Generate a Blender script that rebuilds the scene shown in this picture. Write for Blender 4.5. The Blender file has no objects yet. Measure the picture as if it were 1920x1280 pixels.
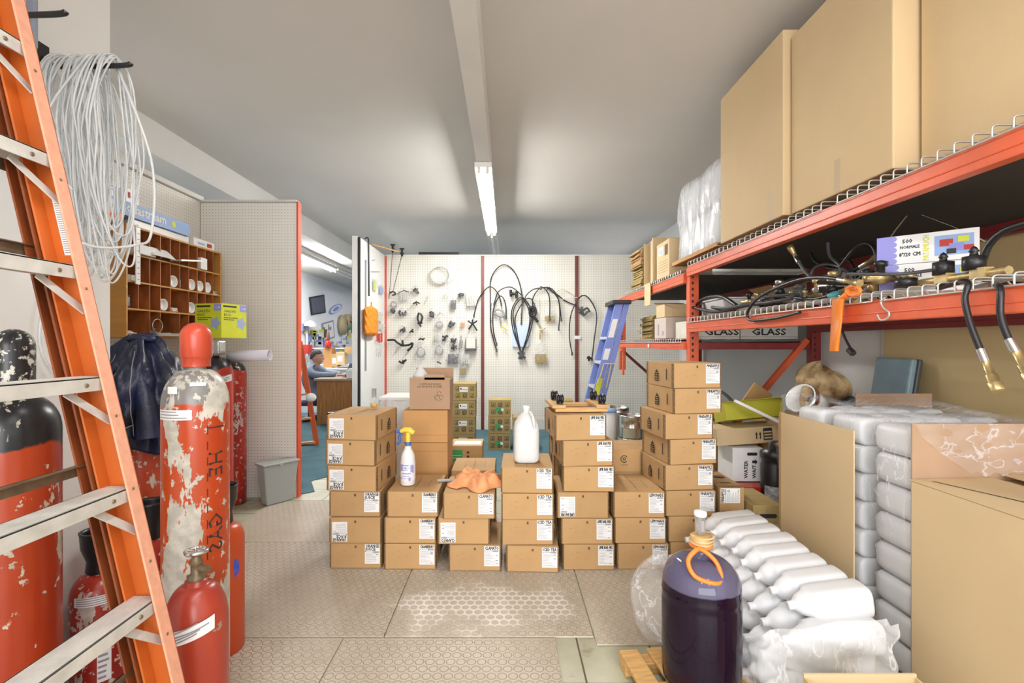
import bpy, math, random
from mathutils import Vector, Matrix
R = math.radians
PI = math.pi
sc = bpy.context.scene
col = sc.collection
random.seed(7)
# ---------------------------------------------------------------- camera
EYE, F, VX, VY = 1.3, 900.0, 949.0, 643.0
cd = bpy.data.cameras.new('camera'); cam = bpy.data.objects.new('camera', cd); col.objects.link(cam)
cam.location = (0, 0, EYE); cam.rotation_euler = (R(90), 0, 0)
cd.sensor_width = 36; cd.lens = 36*F/1920
cd.shift_x = (960-VX)/1920; cd.shift_y = (VY-640)/1920
cd.clip_start = .05; cd.clip_end = 60
sc.camera = cam
def P(px, py, d):
    return Vector(((px-VX)*d/F, d, EYE+(VY-py)*d/F))
def X(px, d): return (px-VX)*d/F
def Z(py, d): return EYE+(VY-py)*d/F
# ---------------------------------------------------------------- world and light
w = bpy.data.worlds.new('world'); sc.world = w; w.use_nodes = True
w.node_tree.nodes['Background'].inputs[0].default_value = (.98, .98, 1, 1)
w.node_tree.nodes['Background'].inputs[1].default_value = 1.2
sc.view_settings.view_transform = 'Standard'; sc.view_settings.look = 'None'
sc.view_settings.exposure = 0.26; sc.view_settings.gamma = 1
def area(name, loc, rot, sx, sy, e, c=(1, 1, 1)):
    l = bpy.data.lights.new(name, 'AREA'); l.shape = 'RECTANGLE'; l.size = sx; l.size_y = sy
    l.energy = e; l.color = c
    o = bpy.data.objects.new(name, l); o.location = loc; o.rotation_euler = rot; col.objects.link(o); return o
area('fill_behind_camera', (0, -4.6, 1.7), (R(92), 0, 0), 5.5, 3.0, 300, (1, 1, 1))  # broad unseen fill light added behind the camera
area('fluorescent_or_fill', (-.2, .2, 2.80), (0, 0, 0), .16, 2.4, 30, (1, .99, .97))
area('fluorescent_or_fill', (1.0, -.9, 2.9), (0, R(-15), 0), .3, 2.0, 25, (1, .98, .94))  # unseen fill lamp added behind the camera, clear of the beam
area('fluorescent_or_fill', (-.2, 5.35, 2.76), (0, 0, 0), .14, 2.3, 30, (1, 1, .98))
area('fluorescent_or_fill', (-3.5, 8.4, 2.66), (0, 0, 0), .14, 2.2, 42, (1, .99, .98))
area('fluorescent_or_fill', (-2.0, 12.5, 2.9), (0, 0, 0), 1, 2.2, 45, (1, .96, .97))  # unseen lamp added to brighten the far ceiling
area('fluorescent_or_fill', (1.5, 9.5, 2.9), (0, 0, 0), 1, 2.2, 80, (1, .95, .98))  # another added lamp, out of sight beyond the back wall, lifting the ceiling there
# ---------------------------------------------------------------- materials
MATS = {}
def nt(name):
    m = bpy.data.materials.new(name); m.use_nodes = True
    n = m.node_tree; return m, n, n.nodes['Principled BSDF']
def N(n, t, **k):
    x = n.nodes.new(t)
    for a, b in k.items(): setattr(x, a, b)
    return x
def mth(n, op, a, b=None, c=None):
    x = N(n, 'ShaderNodeMath', operation=op)
    for i, v in enumerate((a, b, c)):
        if v is None: continue
        if isinstance(v, (int, float)): x.inputs[i].default_value = v
        else: n.links.new(v, x.inputs[i])
    return x.outputs[0]
def mix(n, fac, a, b):
    x = N(n, 'ShaderNodeMix', data_type='RGBA')
    for s, v in ((x.inputs[0], fac), (x.inputs[6], a), (x.inputs[7], b)):
        if isinstance(v, (int, float)): s.default_value = v
        elif isinstance(v, tuple): s.default_value = (*v[:3], 1)
        else: n.links.new(v, s)
    return x.outputs[2]
def ramp(n, f, a, b):
    x = N(n, 'ShaderNodeMapRange'); n.links.new(f, x.inputs[0])
    x.inputs[1].default_value = a; x.inputs[2].default_value = b; return x.outputs[0]
def noise(n, scale, detail=3, vec=None, rough=.5):
    x = N(n, 'ShaderNodeTexNoise'); x.inputs['Scale'].default_value = scale; x.inputs['Detail'].default_value = detail
    x.inputs['Roughness'].default_value = rough
    if vec is None:
        tc = N(n, 'ShaderNodeTexCoord'); vec = tc.outputs['Object']
    n.links.new(vec, x.inputs['Vector']); return x.outputs['Fac']
def bump(n, b, h, st, dist=.01):
    x = N(n, 'ShaderNodeBump'); x.inputs['Strength'].default_value = st; x.inputs['Distance'].default_value = dist
    n.links.new(h, x.inputs['Height']); n.links.new(x.outputs[0], b.inputs['Normal'])
def mapped(n, scale, obj=True):
    tc = N(n, 'ShaderNodeTexCoord'); mp = N(n, 'ShaderNodeMapping'); mp.inputs['Scale'].default_value = scale
    n.links.new(tc.outputs['Object'], mp.inputs[0]); return mp.outputs[0]
def mat(name, c, rough=.5, metal=0, var=.0, vs=6, bmp=0, bs=60, rnd=0, stretch=None, c2=None, spec=None, emit=0):
    if name in MATS: return MATS[name]
    m, n, b = nt(name); b.inputs['Base Color'].default_value = (*c, 1)
    b.inputs['Roughness'].default_value = rough; b.inputs['Metallic'].default_value = metal
    if spec is not None: b.inputs['Specular IOR Level'].default_value = spec
    vec = mapped(n, stretch) if stretch else None
    out = None
    if var or c2:
        f = ramp(n, noise(n, vs, 5, vec), .3, .7)
        out = mix(n, f, tuple(x*(1-var) for x in c), c2 or tuple(min(1, x*(1+var)) for x in c))
    if rnd:
        oi = N(n, 'ShaderNodeObjectInfo'); hs = N(n, 'ShaderNodeHueSaturation')
        n.links.new(mth(n, 'MULTIPLY_ADD', oi.outputs['Random'], rnd*2, 1-rnd), hs.inputs['Value'])
        if out is None: hs.inputs['Color'].default_value = (*c, 1)
        else: n.links.new(out, hs.inputs['Color'])
        out = hs.outputs[0]
    if out is not None: n.links.new(out, b.inputs['Base Color'])
    if bmp: bump(n, b, noise(n, bs, 4, vec), bmp)
    if emit: b.inputs['Emission Color'].default_value = (*c, 1); b.inputs['Emission Strength'].default_value = emit
    MATS[name] = m; return m
def glassy(name, c, rough=.1, trans=1, ior=1.3, alpha=1):
    m, n, b = nt(name); b.inputs['Base Color'].default_value = (*c, 1); b.inputs['Roughness'].default_value = rough
    b.inputs['Transmission Weight'].default_value = trans; b.inputs['IOR'].default_value = ior; b.inputs['Alpha'].default_value = alpha
    MATS[name] = m; return m
def film(name, c, lo, hi, scale=5, stretch=(1, 1, 1), wd=.03):
    """thin crinkled plastic: mostly clear, whiter along creases"""
    m, n, b = nt(name); b.inputs['Base Color'].default_value = (*c, 1); b.inputs['Roughness'].default_value = .12
    f = noise(n, scale, 6, mapped(n, stretch), .5)
    cr = mth(n, 'ABSOLUTE', mth(n, 'SUBTRACT', f, .5))
    n.links.new(mth(n, 'MULTIPLY_ADD', ramp(n, cr, wd, .0), hi-lo, lo), b.inputs['Alpha'])
    bump(n, b, f, .7, .03); MATS[name] = m; return m
wallw = mat('wall_paint', (.80, .795, .78), .7, var=.03, vs=2, bmp=.08, bs=20)
wallblue = mat('office_paint', (.78, .80, .84), .7)
ceilm = mat('ceiling_paint', (.69, .66, .625), .8, var=.05, vs=.7)
beamm = mat('beam_paint', (.74, .725, .70), .7, var=.05, vs=1.5)
trimw = mat('trim_white', (.72, .71, .68), .5, var=.08, vs=4)
redpost = mat('red_trim', (.15, .028, .02), .45, var=.2, vs=3)
redbright = mat('red_trim_bright', (.62, .085, .035), .45, var=.1, vs=3)
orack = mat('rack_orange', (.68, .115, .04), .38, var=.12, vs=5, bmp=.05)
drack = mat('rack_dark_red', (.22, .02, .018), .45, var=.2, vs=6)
wirem = mat('galvanised_wire', (.62, .61, .58), .35, .6)
carton = mat('carton', (.47, .285, .125), .8, var=.07, vs=5, bmp=.06, bs=90, rnd=.09)
cartonlt = mat('carton_pale', (.63, .47, .27), .8, var=.05, vs=2, bmp=.05, bs=80, rnd=.04)
cartonor = mat('carton_orange', (.50, .27, .10), .75, var=.08, vs=4, rnd=.05)
cartonbr = mat('carton_brown', (.42, .27, .17), .85, var=.06, vs=4)
cartonol = mat('carton_olive', (.36, .26, .10), .85, var=.08, vs=4, rnd=.08)
cartonedge = mat('carton_edge', (.20, .12, .055), .9, var=.5, vs=90)
ink = mat('ink', (.02, .018, .02), .6)
inkb = mat('ink_brown', (.12, .07, .03), .7)
inkg = mat('ink_grey', (.28, .28, .30), .7)
inkred = mat('ink_red', (.5, .04, .03), .6)
paper = mat('paper', (.80, .80, .80), .6, var=.03, vs=20)
white = mat('white_plastic', (.80, .80, .79), .35)
offw = mat('off_white', (.68, .66, .58), .6, var=.08, vs=9)
black = mat('black_rubber', (.012, .012, .014), .35)
blackm = mat('black_matt', (.02, .02, .022), .8)
grey = mat('grey_plastic', (.33, .34, .34), .5)
dgrey = mat('dark_grey', (.07, .07, .075), .5)
alu = mat('aluminium', (.66, .65, .63), .42, .55, var=.12, vs=30, stretch=(1, 12, 12))
aluw = mat('worn_aluminium', (.62, .60, .56), .5, .25, var=.12, vs=20)
bronze = mat('bronzed_steel', (.20, .15, .09), .45, .5, var=.25, vs=20)
steel = mat('steel', (.60, .60, .58), .22, .95)
brass = mat('brass', (.55, .42, .20), .35, .7, var=.2, vs=40)
pine = mat('pine', (.62, .36, .13), .6, var=.22, vs=8, stretch=(1, 9, 9), bmp=.05)
oak = mat('oak', (.36, .15, .035), .5, var=.3, vs=6, stretch=(6, 6, .6))
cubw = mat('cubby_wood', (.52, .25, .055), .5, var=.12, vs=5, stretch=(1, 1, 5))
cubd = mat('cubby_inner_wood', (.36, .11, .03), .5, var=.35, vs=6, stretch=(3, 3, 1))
orange = mat('orange_plastic', (.80, .22, .03), .45)
orangecl = mat('orange_cloth', (.80, .36, .16), .9, var=.12, vs=20, bmp=.2, bs=300)
yellow = mat('yellow_plastic', (.80, .60, .06), .4)
blue = mat('blue_plastic', (.06, .14, .45), .4)
lime = mat('lime_print', (.62, .66, .03), .5, var=.06, vs=9)
olive = mat('yellow_green_box', (.48, .45, .03), .55, var=.1, vs=4)
lblue = mat('light_blue_print', (.28, .42, .72), .5)
violet = mat('violet_print', (.28, .28, .68), .5)
green = mat('green_print', (.03, .30, .10), .5)
bladder = mat('blue_fibreglass', (.17, .24, .62), .4, var=.08, vs=5)
skin = mat('skin', (.52, .27, .19), .5)
hair = mat('hair', (.03, .02, .018), .7, var=.5, vs=60)
hoodie = mat('grey_blue_fleece', (.20, .24, .31), .95, var=.1, vs=12, bmp=.3, bs=40)
navy = mat('navy_cloth', (.02, .025, .06), .9)
styro = mat('white_jug_plastic', (.71, .72, .745), .45, var=.02, vs=3)
styro.node_tree.nodes['Principled BSDF'].inputs['Subsurface Weight'].default_value = 0.0
tubem = glassy('clear_tubing', (.90, .92, .93), .15, .55, 1.25)
clear = glassy('clear_plastic', (.88, .9, .9), .08, .85, 1.2, .55)
milky = glassy('milky_plastic', (.85, .86, .86), .35, .25, 1.3)
bag = film('zip_bag_plastic', (.66, .68, .68), .16, .50, 12)
wrap = film('shrink_wrap', (.92, .93, .95), .09, .42, 3, (1.2, 4, 1.2), .012)
wraph = film('shrink_wrap_thick', (.90, .91, .94), .42, .75, 3, (4, 4, 1), .02)
lampm = mat('lit_tube', (1, .99, .95), .4, emit=75)
def fabric_jacket():
    m, n, b = nt('leather'); f = noise(n, 3.2, 4)
    n.links.new(mix(n, ramp(n, f, .40, .62), (.012, .012, .016), (.014, .022, .085)), b.inputs['Base Color'])
    b.inputs['Roughness'].default_value = .38; bump(n, b, noise(n, 14, 5), .5, .02); return m
leather = fabric_jacket()
def pegboard(name, c, axis, hr=.13):
    m, n, b = nt(name); tc = N(n, 'ShaderNodeTexCoord'); sp = N(n, 'ShaderNodeSeparateXYZ'); n.links.new(tc.outputs['Object'], sp.inputs[0])
    s = 1/.0254
    u = mth(n, 'SUBTRACT', mth(n, 'FRACT', mth(n, 'MULTIPLY', sp.outputs[axis], s)), .5)
    v = mth(n, 'SUBTRACT', mth(n, 'FRACT', mth(n, 'MULTIPLY', sp.outputs[2], s)), .5)
    d = mth(n, 'SQRT', mth(n, 'ADD', mth(n, 'MULTIPLY', u, u), mth(n, 'MULTIPLY', v, v)))
    hole = ramp(n, d, hr, hr-.05)
    base = mix(n, ramp(n, noise(n, 1.6, 4), .35, .7), c, tuple(x*.93 for x in c))
    n.links.new(mix(n, hole, base, (.06, .05, .04)), b.inputs['Base Color']); b.inputs['Roughness'].default_value = .6
    return m
pegy = pegboard('pegboard_side', (.86, .84, .79), 1, .125)
pegw = pegboard('pegboard_wing', (.87, .85, .80), 0, .125)
pegx = pegboard('pegboard_front', (.80, .775, .70), 0, .19)
def floor_mat_material():
    m, n, b = nt('coin_rubber'); tc = N(n, 'ShaderNodeTexCoord'); sp = N(n, 'ShaderNodeSeparateXYZ'); n.links.new(tc.outputs['Object'], sp.inputs[0])
    s = 1/.042
    yy = mth(n, 'MULTIPLY', sp.outputs[1], s)
    row = mth(n, 'MULTIPLY', mth(n, 'FLOOR', yy), .5)
    u = mth(n, 'SUBTRACT', mth(n, 'FRACT', mth(n, 'ADD', mth(n, 'MULTIPLY', sp.outputs[0], s), row)), .5)
    v = mth(n, 'SUBTRACT', mth(n, 'FRACT', yy), .5)
    d = mth(n, 'SQRT', mth(n, 'ADD', mth(n, 'MULTIPLY', u, u), mth(n, 'MULTIPLY', v, v)))
    ring = mth(n, 'SUBTRACT', 1.0, ramp(n, mth(n, 'ABSOLUTE', mth(n, 'SUBTRACT', d, .41)), .015, .07))
    coin = ramp(n, d, .44, .38)
    nn = noise(n, 2.3, 5); fine = noise(n, 30, 5)
    base = mix(n, ramp(n, nn, .3, .7), (.46, .39, .31), (.60, .535, .44))
    base = mix(n, mth(n, 'MULTIPLY', ramp(n, fine, .5, .75), .45), base, (.38, .34, .24))
    wearm = ramp(n, noise(n, 1.1, 3), .40, .60)
    c1 = mix(n, mth(n, 'MULTIPLY', ring, mth(n, 'MULTIPLY_ADD', wearm, .6, .34)), base, (.20, .16, .11))
    ge = N(n, 'ShaderNodeNewGeometry'); gp = N(n, 'ShaderNodeSeparateXYZ'); n.links.new(ge.outputs['Position'], gp.inputs[0])
    dx = mth(n, 'MULTIPLY', mth(n, 'ADD', gp.outputs[0], .08), 2.0); dy = mth(n, 'MULTIPLY', mth(n, 'ADD', gp.outputs[1], -2.36), 4.2)
    dd = mth(n, 'SQRT', mth(n, 'ADD', mth(n, 'MULTIPLY', dx, dx), mth(n, 'MULTIPLY', dy, dy)))
    dust = ramp(n, mth(n, 'ADD', dd, mth(n, 'MULTIPLY_ADD', noise(n, 6, 5, ge.outputs['Position']), 2.2, -1.1)), .95, .55)
    gap = mth(n, 'SUBTRACT', 1.0, coin)
    c2 = mix(n, mth(n, 'MULTIPLY', dust, mth(n, 'MULTIPLY_ADD', gap, .8, .12)), c1, (.80, .76, .70))
    n.links.new(c2, b.inputs['Base Color']); b.inputs['Roughness'].default_value = .6
    bump(n, b, coin, .35, .002); return m
matm = floor_mat_material()
def tile_floor():
    m, n, b = nt('vinyl_tiles'); tc = N(n, 'ShaderNodeTexCoord'); sp = N(n, 'ShaderNodeSeparateXYZ'); n.links.new(tc.outputs['Object'], sp.inputs[0])
    def line(o):
        f = mth(n, 'FRACT', mth(n, 'MULTIPLY', sp.outputs[o], 1/.305)); return mth(n, 'LESS_THAN', f, .025)
    g = mth(n, 'MAXIMUM', line(0), line(1))
    base = mix(n, ramp(n, noise(n, 3, 6, None, .6), .35, .65), (.38, .37, .25), (.52, .51, .40))
    base = mix(n, ramp(n, noise(n, 7, 6, None, .7), .58, .68), base, (.30, .27, .17))
    n.links.new(mix(n, g, base, (.10, .09, .06)), b.inputs['Base Color']); b.inputs['Roughness'].default_value = .45; return m
tilem = tile_floor()
carpetm = mat('teal_carpet', (.05, .115, .15), .95, c2=(.075, .16, .19), vs=5, bmp=.5, bs=250)
def worn_paint(name, base, base2, under, top=None, ztop=0, ths=.60, scale=7, blotch=.62, seed=0):
    """enamel on a gas cylinder with chips showing primer; another colour above ztop (local z)"""
    m, n, b = nt(name); tc = N(n, 'ShaderNodeTexCoord'); mp = N(n, 'ShaderNodeMapping'); mp.inputs['Location'].default_value = (seed*3.1, seed*1.7, seed)
    n.links.new(tc.outputs['Object'], mp.inputs[0]); v = mp.outputs[0]
    mp2 = N(n, 'ShaderNodeMapping'); mp2.inputs['Scale'].default_value = (1, 1, .35); n.links.new(v, mp2.inputs[0])
    c = mix(n, ramp(n, noise(n, 3, 4, mp2.outputs[0]), .35, .65), base, base2)
    sp = N(n, 'ShaderNodeSeparateXYZ'); n.links.new(tc.outputs['Object'], sp.inputs[0])
    if top:
        e = mth(n, 'ADD', sp.outputs[2], mth(n, 'MULTIPLY_ADD', noise(n, 9, 5, v), .10, -.05))
        c = mix(n, ramp(n, e, ztop-.004, ztop+.004), c, top)
    chips = ramp(n, noise(n, scale*4, 4, v, .6), ths, ths+.02)
    big = ramp(n, mth(n, 'ADD', noise(n, scale, 6, mp2.outputs[0], .68), mth(n, 'MULTIPLY', noise(n, 60, 2, v), .04)), blotch, blotch+.012)
    k = mth(n, 'MAXIMUM', chips, big)
    u = mix(n, ramp(n, noise(n, 25, 3, v), .4, .6), under, tuple(x*.75 for x in under))
    n.links.new(mix(n, k, c, u), b.inputs['Base Color'])
    b.inputs['Roughness'].default_value = .3
    bump(n, b, k, -.25, .002); return m
# ---------------------------------------------------------------- mesh builder
class MB:
    def __init__(s): s.v = []; s.f = []; s.mi = []; s.sm = []; s.M = Matrix()
    def at(s, loc=(0, 0, 0), rz=0, rx=0, ry=0, sc=1):
        s.M = Matrix.Translation(loc) @ Matrix.Rotation(rz, 4, 'Z') @ Matrix.Rotation(ry, 4, 'Y') @ Matrix.Rotation(rx, 4, 'X') @ Matrix.Scale(sc, 4); return s
    def add(s, vs, fs, mi=0, sm=False):
        k = len(s.v); s.v += [s.M @ Vector(v) for v in vs]
        for i, f in enumerate(fs):
            s.f.append([k+j for j in f]); s.mi.append(mi[i] if isinstance(mi, list) else mi); s.sm.append(sm)
        return s
    def box(s, x0, x1, y0, y1, z0, z1, mi=0):
        return s.add([(x0, y0, z0), (x1, y0, z0), (x1, y1, z0), (x0, y1, z0), (x0, y0, z1), (x1, y0, z1), (x1, y1, z1), (x0, y1, z1)],
                     [(0, 3, 2, 1), (4, 5, 6, 7), (0, 1, 5, 4), (1, 2, 6, 5), (2, 3, 7, 6), (3, 0, 4, 7)], mi)
    def hexa(s, b, t, mi=0):
        """b, t: four corner points each, counter-clockwise from above"""
        return s.add(list(b)+list(t), [(0, 3, 2, 1), (4, 5, 6, 7), (0, 1, 5, 4), (1, 2, 6, 5), (2, 3, 7, 6), (3, 0, 4, 7)], mi)
    def quad(s, a, b, c, d, mi=0): return s.add([a, b, c, d], [(0, 1, 2, 3)], mi)
    def rectxz(s, x0, x1, z0, z1, y, mi=0): return s.quad((x0, y, z0), (x1, y, z0), (x1, y, z1), (x0, y, z1), mi)
    def bar(s, a, b, w, h, mi=0, up=(0, 0, 1)):
        a = Vector(a); b = Vector(b); d = (b-a).normalized(); u = Vector(up)
        r = d.cross(u).normalized(); u = r.cross(d).normalized(); r *= w/2; u *= h/2
        return s.hexa([a-r-u, b-r-u, b+r-u, a+r-u][::-1], [a-r+u, b-r+u, b+r+u, a+r+u][::-1], mi)
    def tube(s, pts, r, n=8, closed=False, mi=0, caps=True, flat=1):
        pts = [Vector(p) for p in pts]; m = len(pts); rs = r if isinstance(r, (list, tuple)) else [r]*m
        def tan(i):
            if closed: return (pts[(i+1) % m]-pts[i-1]).normalized()
            return (pts[min(i+1, m-1)]-pts[max(i-1, 0)]).normalized()
        t = tan(0); nrm = t.orthogonal().normalized(); vs = []
        for i in range(m):
            t2 = tan(i)
            if t2.length < .5: t2 = t
            nrm = (nrm - t2*nrm.dot(t2))
            if nrm.length < 1e-6: nrm = t2.orthogonal()
            nrm.normalize(); bn = t2.cross(nrm); t = t2
            for j in range(n):
                a = 2*PI*j/n; vs.append(pts[i]+(nrm*math.cos(a)+bn*math.sin(a)*flat)*rs[i])
        fs = []
        for i in range(m if closed else m-1):
            k = (i+1) % m
            for j in range(n): fs.append((i*n+j, i*n+(j+1) % n, k*n+(j+1) % n, k*n+j))
        s.add(vs, fs, mi, True)
        if caps and not closed:
            s.add(vs[:n], [tuple(range(n))[::-1]], mi); s.add(vs[-n:], [tuple(range(n))], mi)
        return s
    def lathe(s, prof, n=32, mi=0, sm=True):
        """prof: (r, z) bottom to top; closes on the axis when r == 0"""
        vs = []; fs = []; ms = []
        for r, z in prof:
            for j in range(n): a = 2*PI*j/n; vs.append((max(r, 1e-5)*math.cos(a), max(r, 1e-5)*math.sin(a), z))
        for i in range(len(prof)-1):
            for j in range(n):
                fs.append((i*n+j, i*n+(j+1) % n, (i+1)*n+(j+1) % n, (i+1)*n+j)); ms.append(mi[i] if isinstance(mi, list) else mi)
        return s.add(vs, fs, ms, sm)
    def grid(s, fn, nu, nv, mi=0, sm=True, wrapu=False):
        vs = [fn(i/(nu-(0 if wrapu else 1)), j/(nv-1)) for j in range(nv) for i in range(nu)]; fs = []
        for j in range(nv-1):
            for i in range(nu if wrapu else nu-1):
                k = (i+1) % nu; fs.append((j*nu+i, j*nu+k, (j+1)*nu+k, (j+1)*nu+i))
        return s.add(vs, fs, mi, sm)
    def sphere(s, c, r, mi=0, n=16, sq=(1, 1, 1)):
        c = Vector(c)
        return s.grid(lambda u, v: (c.x+r*sq[0]*math.cos(2*PI*u)*math.sin(PI*(v*.998+.001)), c.y+r*sq[1]*math.sin(2*PI*u)*math.sin(PI*(v*.998+.001)), c.z-r*sq[2]*math.cos(PI*(v*.998+.001))), n, n//2+2, mi, True, True)
    def bold(s, t, size, x, z, y, mi=0, align='CENTER', sx=1, w=.035, rot=0):
        for i, (a, b) in enumerate(((-w, 0), (w, 0), (0, -w), (0, w))): s.text(t, size, x+a*size, z+b*size, y-.00005*i, mi, align, rot, sx=sx)
        return s
    def text(s, t, size, x, z, y, mi=0, align='CENTER', rot=0, flip=False, sx=1):
        """lettering in the local xz plane facing -y"""
        vs, fs = glyphs(t, align); ca, sa = math.cos(rot), math.sin(rot)
        out = []
        for a, b in vs:
            a *= size*sx; b *= size
            if flip: a, b = -a, -b
            a, b = a*ca-b*sa, a*sa+b*ca
            out.append((x+a, y, z+b))
        return s.add(out, fs, mi)
    def mesh(s, name, mats, origin=None):
        me = bpy.data.meshes.new(name); o = Vector(origin) if origin is not None else Vector()
        me.from_pydata([tuple(v-o) for v in s.v], [], s.f)
        for m in mats: me.materials.append(m)
        me.polygons.foreach_set('material_index', s.mi); me.polygons.foreach_set('use_smooth', s.sm); me.update(); return me
_g = {}
def glyphs(t, align='CENTER'):
    if (t, align) in _g: return _g[(t, align)]
    c = bpy.data.curves.new('t', 'FONT'); c.body = t; c.align_x = align; c.resolution_u = 1; c.size = 1
    o = bpy.data.objects.new('t', c); col.objects.link(o)
    dg = bpy.context.evaluated_depsgraph_get(); me = o.evaluated_get(dg).to_mesh()
    vs = [(v.co.x, v.co.y) for v in me.vertices]; fs = [tuple(p.vertices) for p in me.polygons]
    o.evaluated_get(dg).to_mesh_clear(); bpy.data.objects.remove(o); bpy.data.curves.remove(c)
    _g[(t, align)] = (vs, fs); return vs, fs
def spline(pts, k=8, closed=False):
    pts = [Vector(p) for p in pts]; m = len(pts); out = []
    for i in range(m if closed else m-1):
        g = lambda j: pts[j % m] if closed else pts[max(0, min(m-1, j))]
        a, b, c, d = g(i-1), g(i), g(i+1), g(i+2)
        for q in range(k):
            t = q/k
            out.append(.5*((2*b)+(c-a)*t+(2*a-5*b+4*c-d)*t*t+(3*b-a-3*c+d)*t**3))
    if not closed: out.append(pts[-1])
    return out
def link(o, bevel=0, solid=0, sub=0):
    col.objects.link(o)
    if bevel:
        b = o.modifiers.new('bevel', 'BEVEL'); b.width = bevel; b.segments = 2; b.limit_method = 'ANGLE'
    if solid: b = o.modifiers.new('solid', 'SOLIDIFY'); b.thickness = solid; b.offset = 0
    if sub: b = o.modifiers.new('sub', 'SUBSURF'); b.levels = sub; b.render_levels = sub
    return o
def mats_(m): return m if isinstance(m, (list, tuple)) else [m]
def thing(name, label, cat, loc=(0, 0, 0), rz=0, group=None):
    o = bpy.data.objects.new(name, None); o.empty_display_size = .1; col.objects.link(o)
    o.location = loc; o.rotation_euler = (0, 0, rz); o['label'] = label; o['category'] = cat
    if group: o['group'] = group
    return o
def part(name, mb, m, parent, world=False, label=None, **k):
    """a part; world=True when its mesh was laid out in world coordinates (parent unrotated)"""
    root = parent
    while root.parent: root = root.parent
    o = bpy.data.objects.new(name, mb.mesh(name, mats_(m), root.location if world else None)); o.parent = parent
    if label: o['label'] = label
    return link(o, **k)
def solo(name, mb, m, label, cat, loc=(0, 0, 0), rz=0, group=None, world=False, **k):
    o = bpy.data.objects.new(name, mb.mesh(name, mats_(m), loc if world else None)); o.location = loc
    o.rotation_euler = (0, 0, rz); o['label'] = label; o['category'] = cat
    if group: o['group'] = group
    return link(o, **k)
def struct(name, mb, m, parent=None, **k):
    o = bpy.data.objects.new(name, mb.mesh(name, mats_(m)))
    if parent: o.parent = parent
    else: o['kind'] = 'structure'
    return link(o, **k)
def dup(src, loc, rz=0, label=None, group=None, parent=None):
    r = src.copy(); col.objects.link(r)
    if parent: r.parent = parent
    else:
        r.location = loc; r.rotation_euler = (r.rotation_euler[0], r.rotation_euler[1], rz)
        if label: r['label'] = label
        if group: r['group'] = group
    for ch in list(src.children): dup(ch, None, parent=r)
    return r
# ================================================================ the setting
CZ = 3.15
struct('floor', MB().box(-4.6, 2.9, -2.2, 17, -.1, 0), tilem)
a = P(612, 895, 1.3*F/252); b_ = P(575, 930, 1.3*F/287)
struct('carpet', MB().add([(-4.3, 4.12, .004), (-1.76, 4.12, .004), (b_.x+.02, b_.y+.12, .004), (a.x-.1, a.y-.12, .004), (a.x, a.y, .004), (-.8, 4.5, .004), (2.6, 4.4, .004), (2.6, 16.5, .004), (-4.3, 16.5, .004)],
       [tuple(range(9))]), carpetm, solid=.006)
struct('ceiling', MB().box(-4.6, 2.9, -2.2, 17, CZ, CZ+.1), ceilm)
struct('ceiling_office', MB().box(-4.4, -3.32, -2.2, 17, 2.80, 2.9), ceilm)
bm = MB().box(-.26, -.14, -2.2, 16.4, 2.87, CZ)
struct('trim_1', bm, beamm)
struct('trim_2', MB().box(-3.30, -2.93, -2.2, 16.4, 2.87, CZ), beamm)
struct('wall_right', MB().box(2.62, 2.8, -2.2, 17, 0, CZ), wallw)
struct('wall_far', MB().box(-4.5, 2.8, 16.5, 16.7, 0, CZ), wallblue)
struct('wall_office', MB().box(-4.5, -4.3, 4.0, 16.6, 0, 2.85), wallblue)
struct('wall_left', MB().box(-2.9, -1.7, -2.2, 2.06, 0, CZ), wallw)
pl = MB().box(-2.62, -2.58, 2.0, 4.09, 0, 2.49)
struct('wall_pegboard_left', pl, pegy)
struct('wall_behind_pegboard', MB().box(-4.4, -2.63, 3.98, 4.12, 0, 2.45), wallw)
struct('wall_pegboard_wing', MB().box(-2.575, -1.765, 4.05, 4.09, 0.0, 2.485), pegw)
struct('trim_3', MB().box(-1.763, -1.749, 4.035, 4.10, 0.0, 2.49), redbright)
struct('trim_4', MB().box(-2.575, -1.765, 4.035, 4.10, 2.488, 2.505).box(-2.61, -2.55, 2.07, 4.05, 2.495, 2.53), trimw)
BW = 7.2
ztop = Z(480, BW)
struct('wall_back', MB().box(X(722, BW), 2.6, BW, BW+.05, 0, ztop), pegx)
struct('trim_5', MB().box(X(722, BW), 2.6, BW-.01, BW+.06, ztop, ztop+.02), trimw)
for i, (p0, p1, m) in enumerate(((718, 725, redbright), (902, 908, redpost), (1078, 1084, redpost))):
    struct('trim_%d' % (6+i), MB().box(X(p0, BW), X(p1, BW), BW-.03, BW-.002, 0, ztop), m)
struct('trim_9', MB().box(X(725, BW)+.01, 2.6, BW-.02, BW-.002, 0, .16), trimw)
# partition running towards the camera from the back wall
xp = X(722, BW)
y0 = 6.0
struct('wall_partition', MB().box(xp-.03, xp, y0, BW-.03, 0, Z(446, y0)), wallw)
struct('trim_10', MB().box(xp-.10, xp-.036, y0-.03, y0+.05, 0, Z(443, y0)), trimw)
struct('trim_11', MB().box(xp-.034, xp-.004, y0-.02, y0-.002, .0, Z(445, y0)), blackm)
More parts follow.
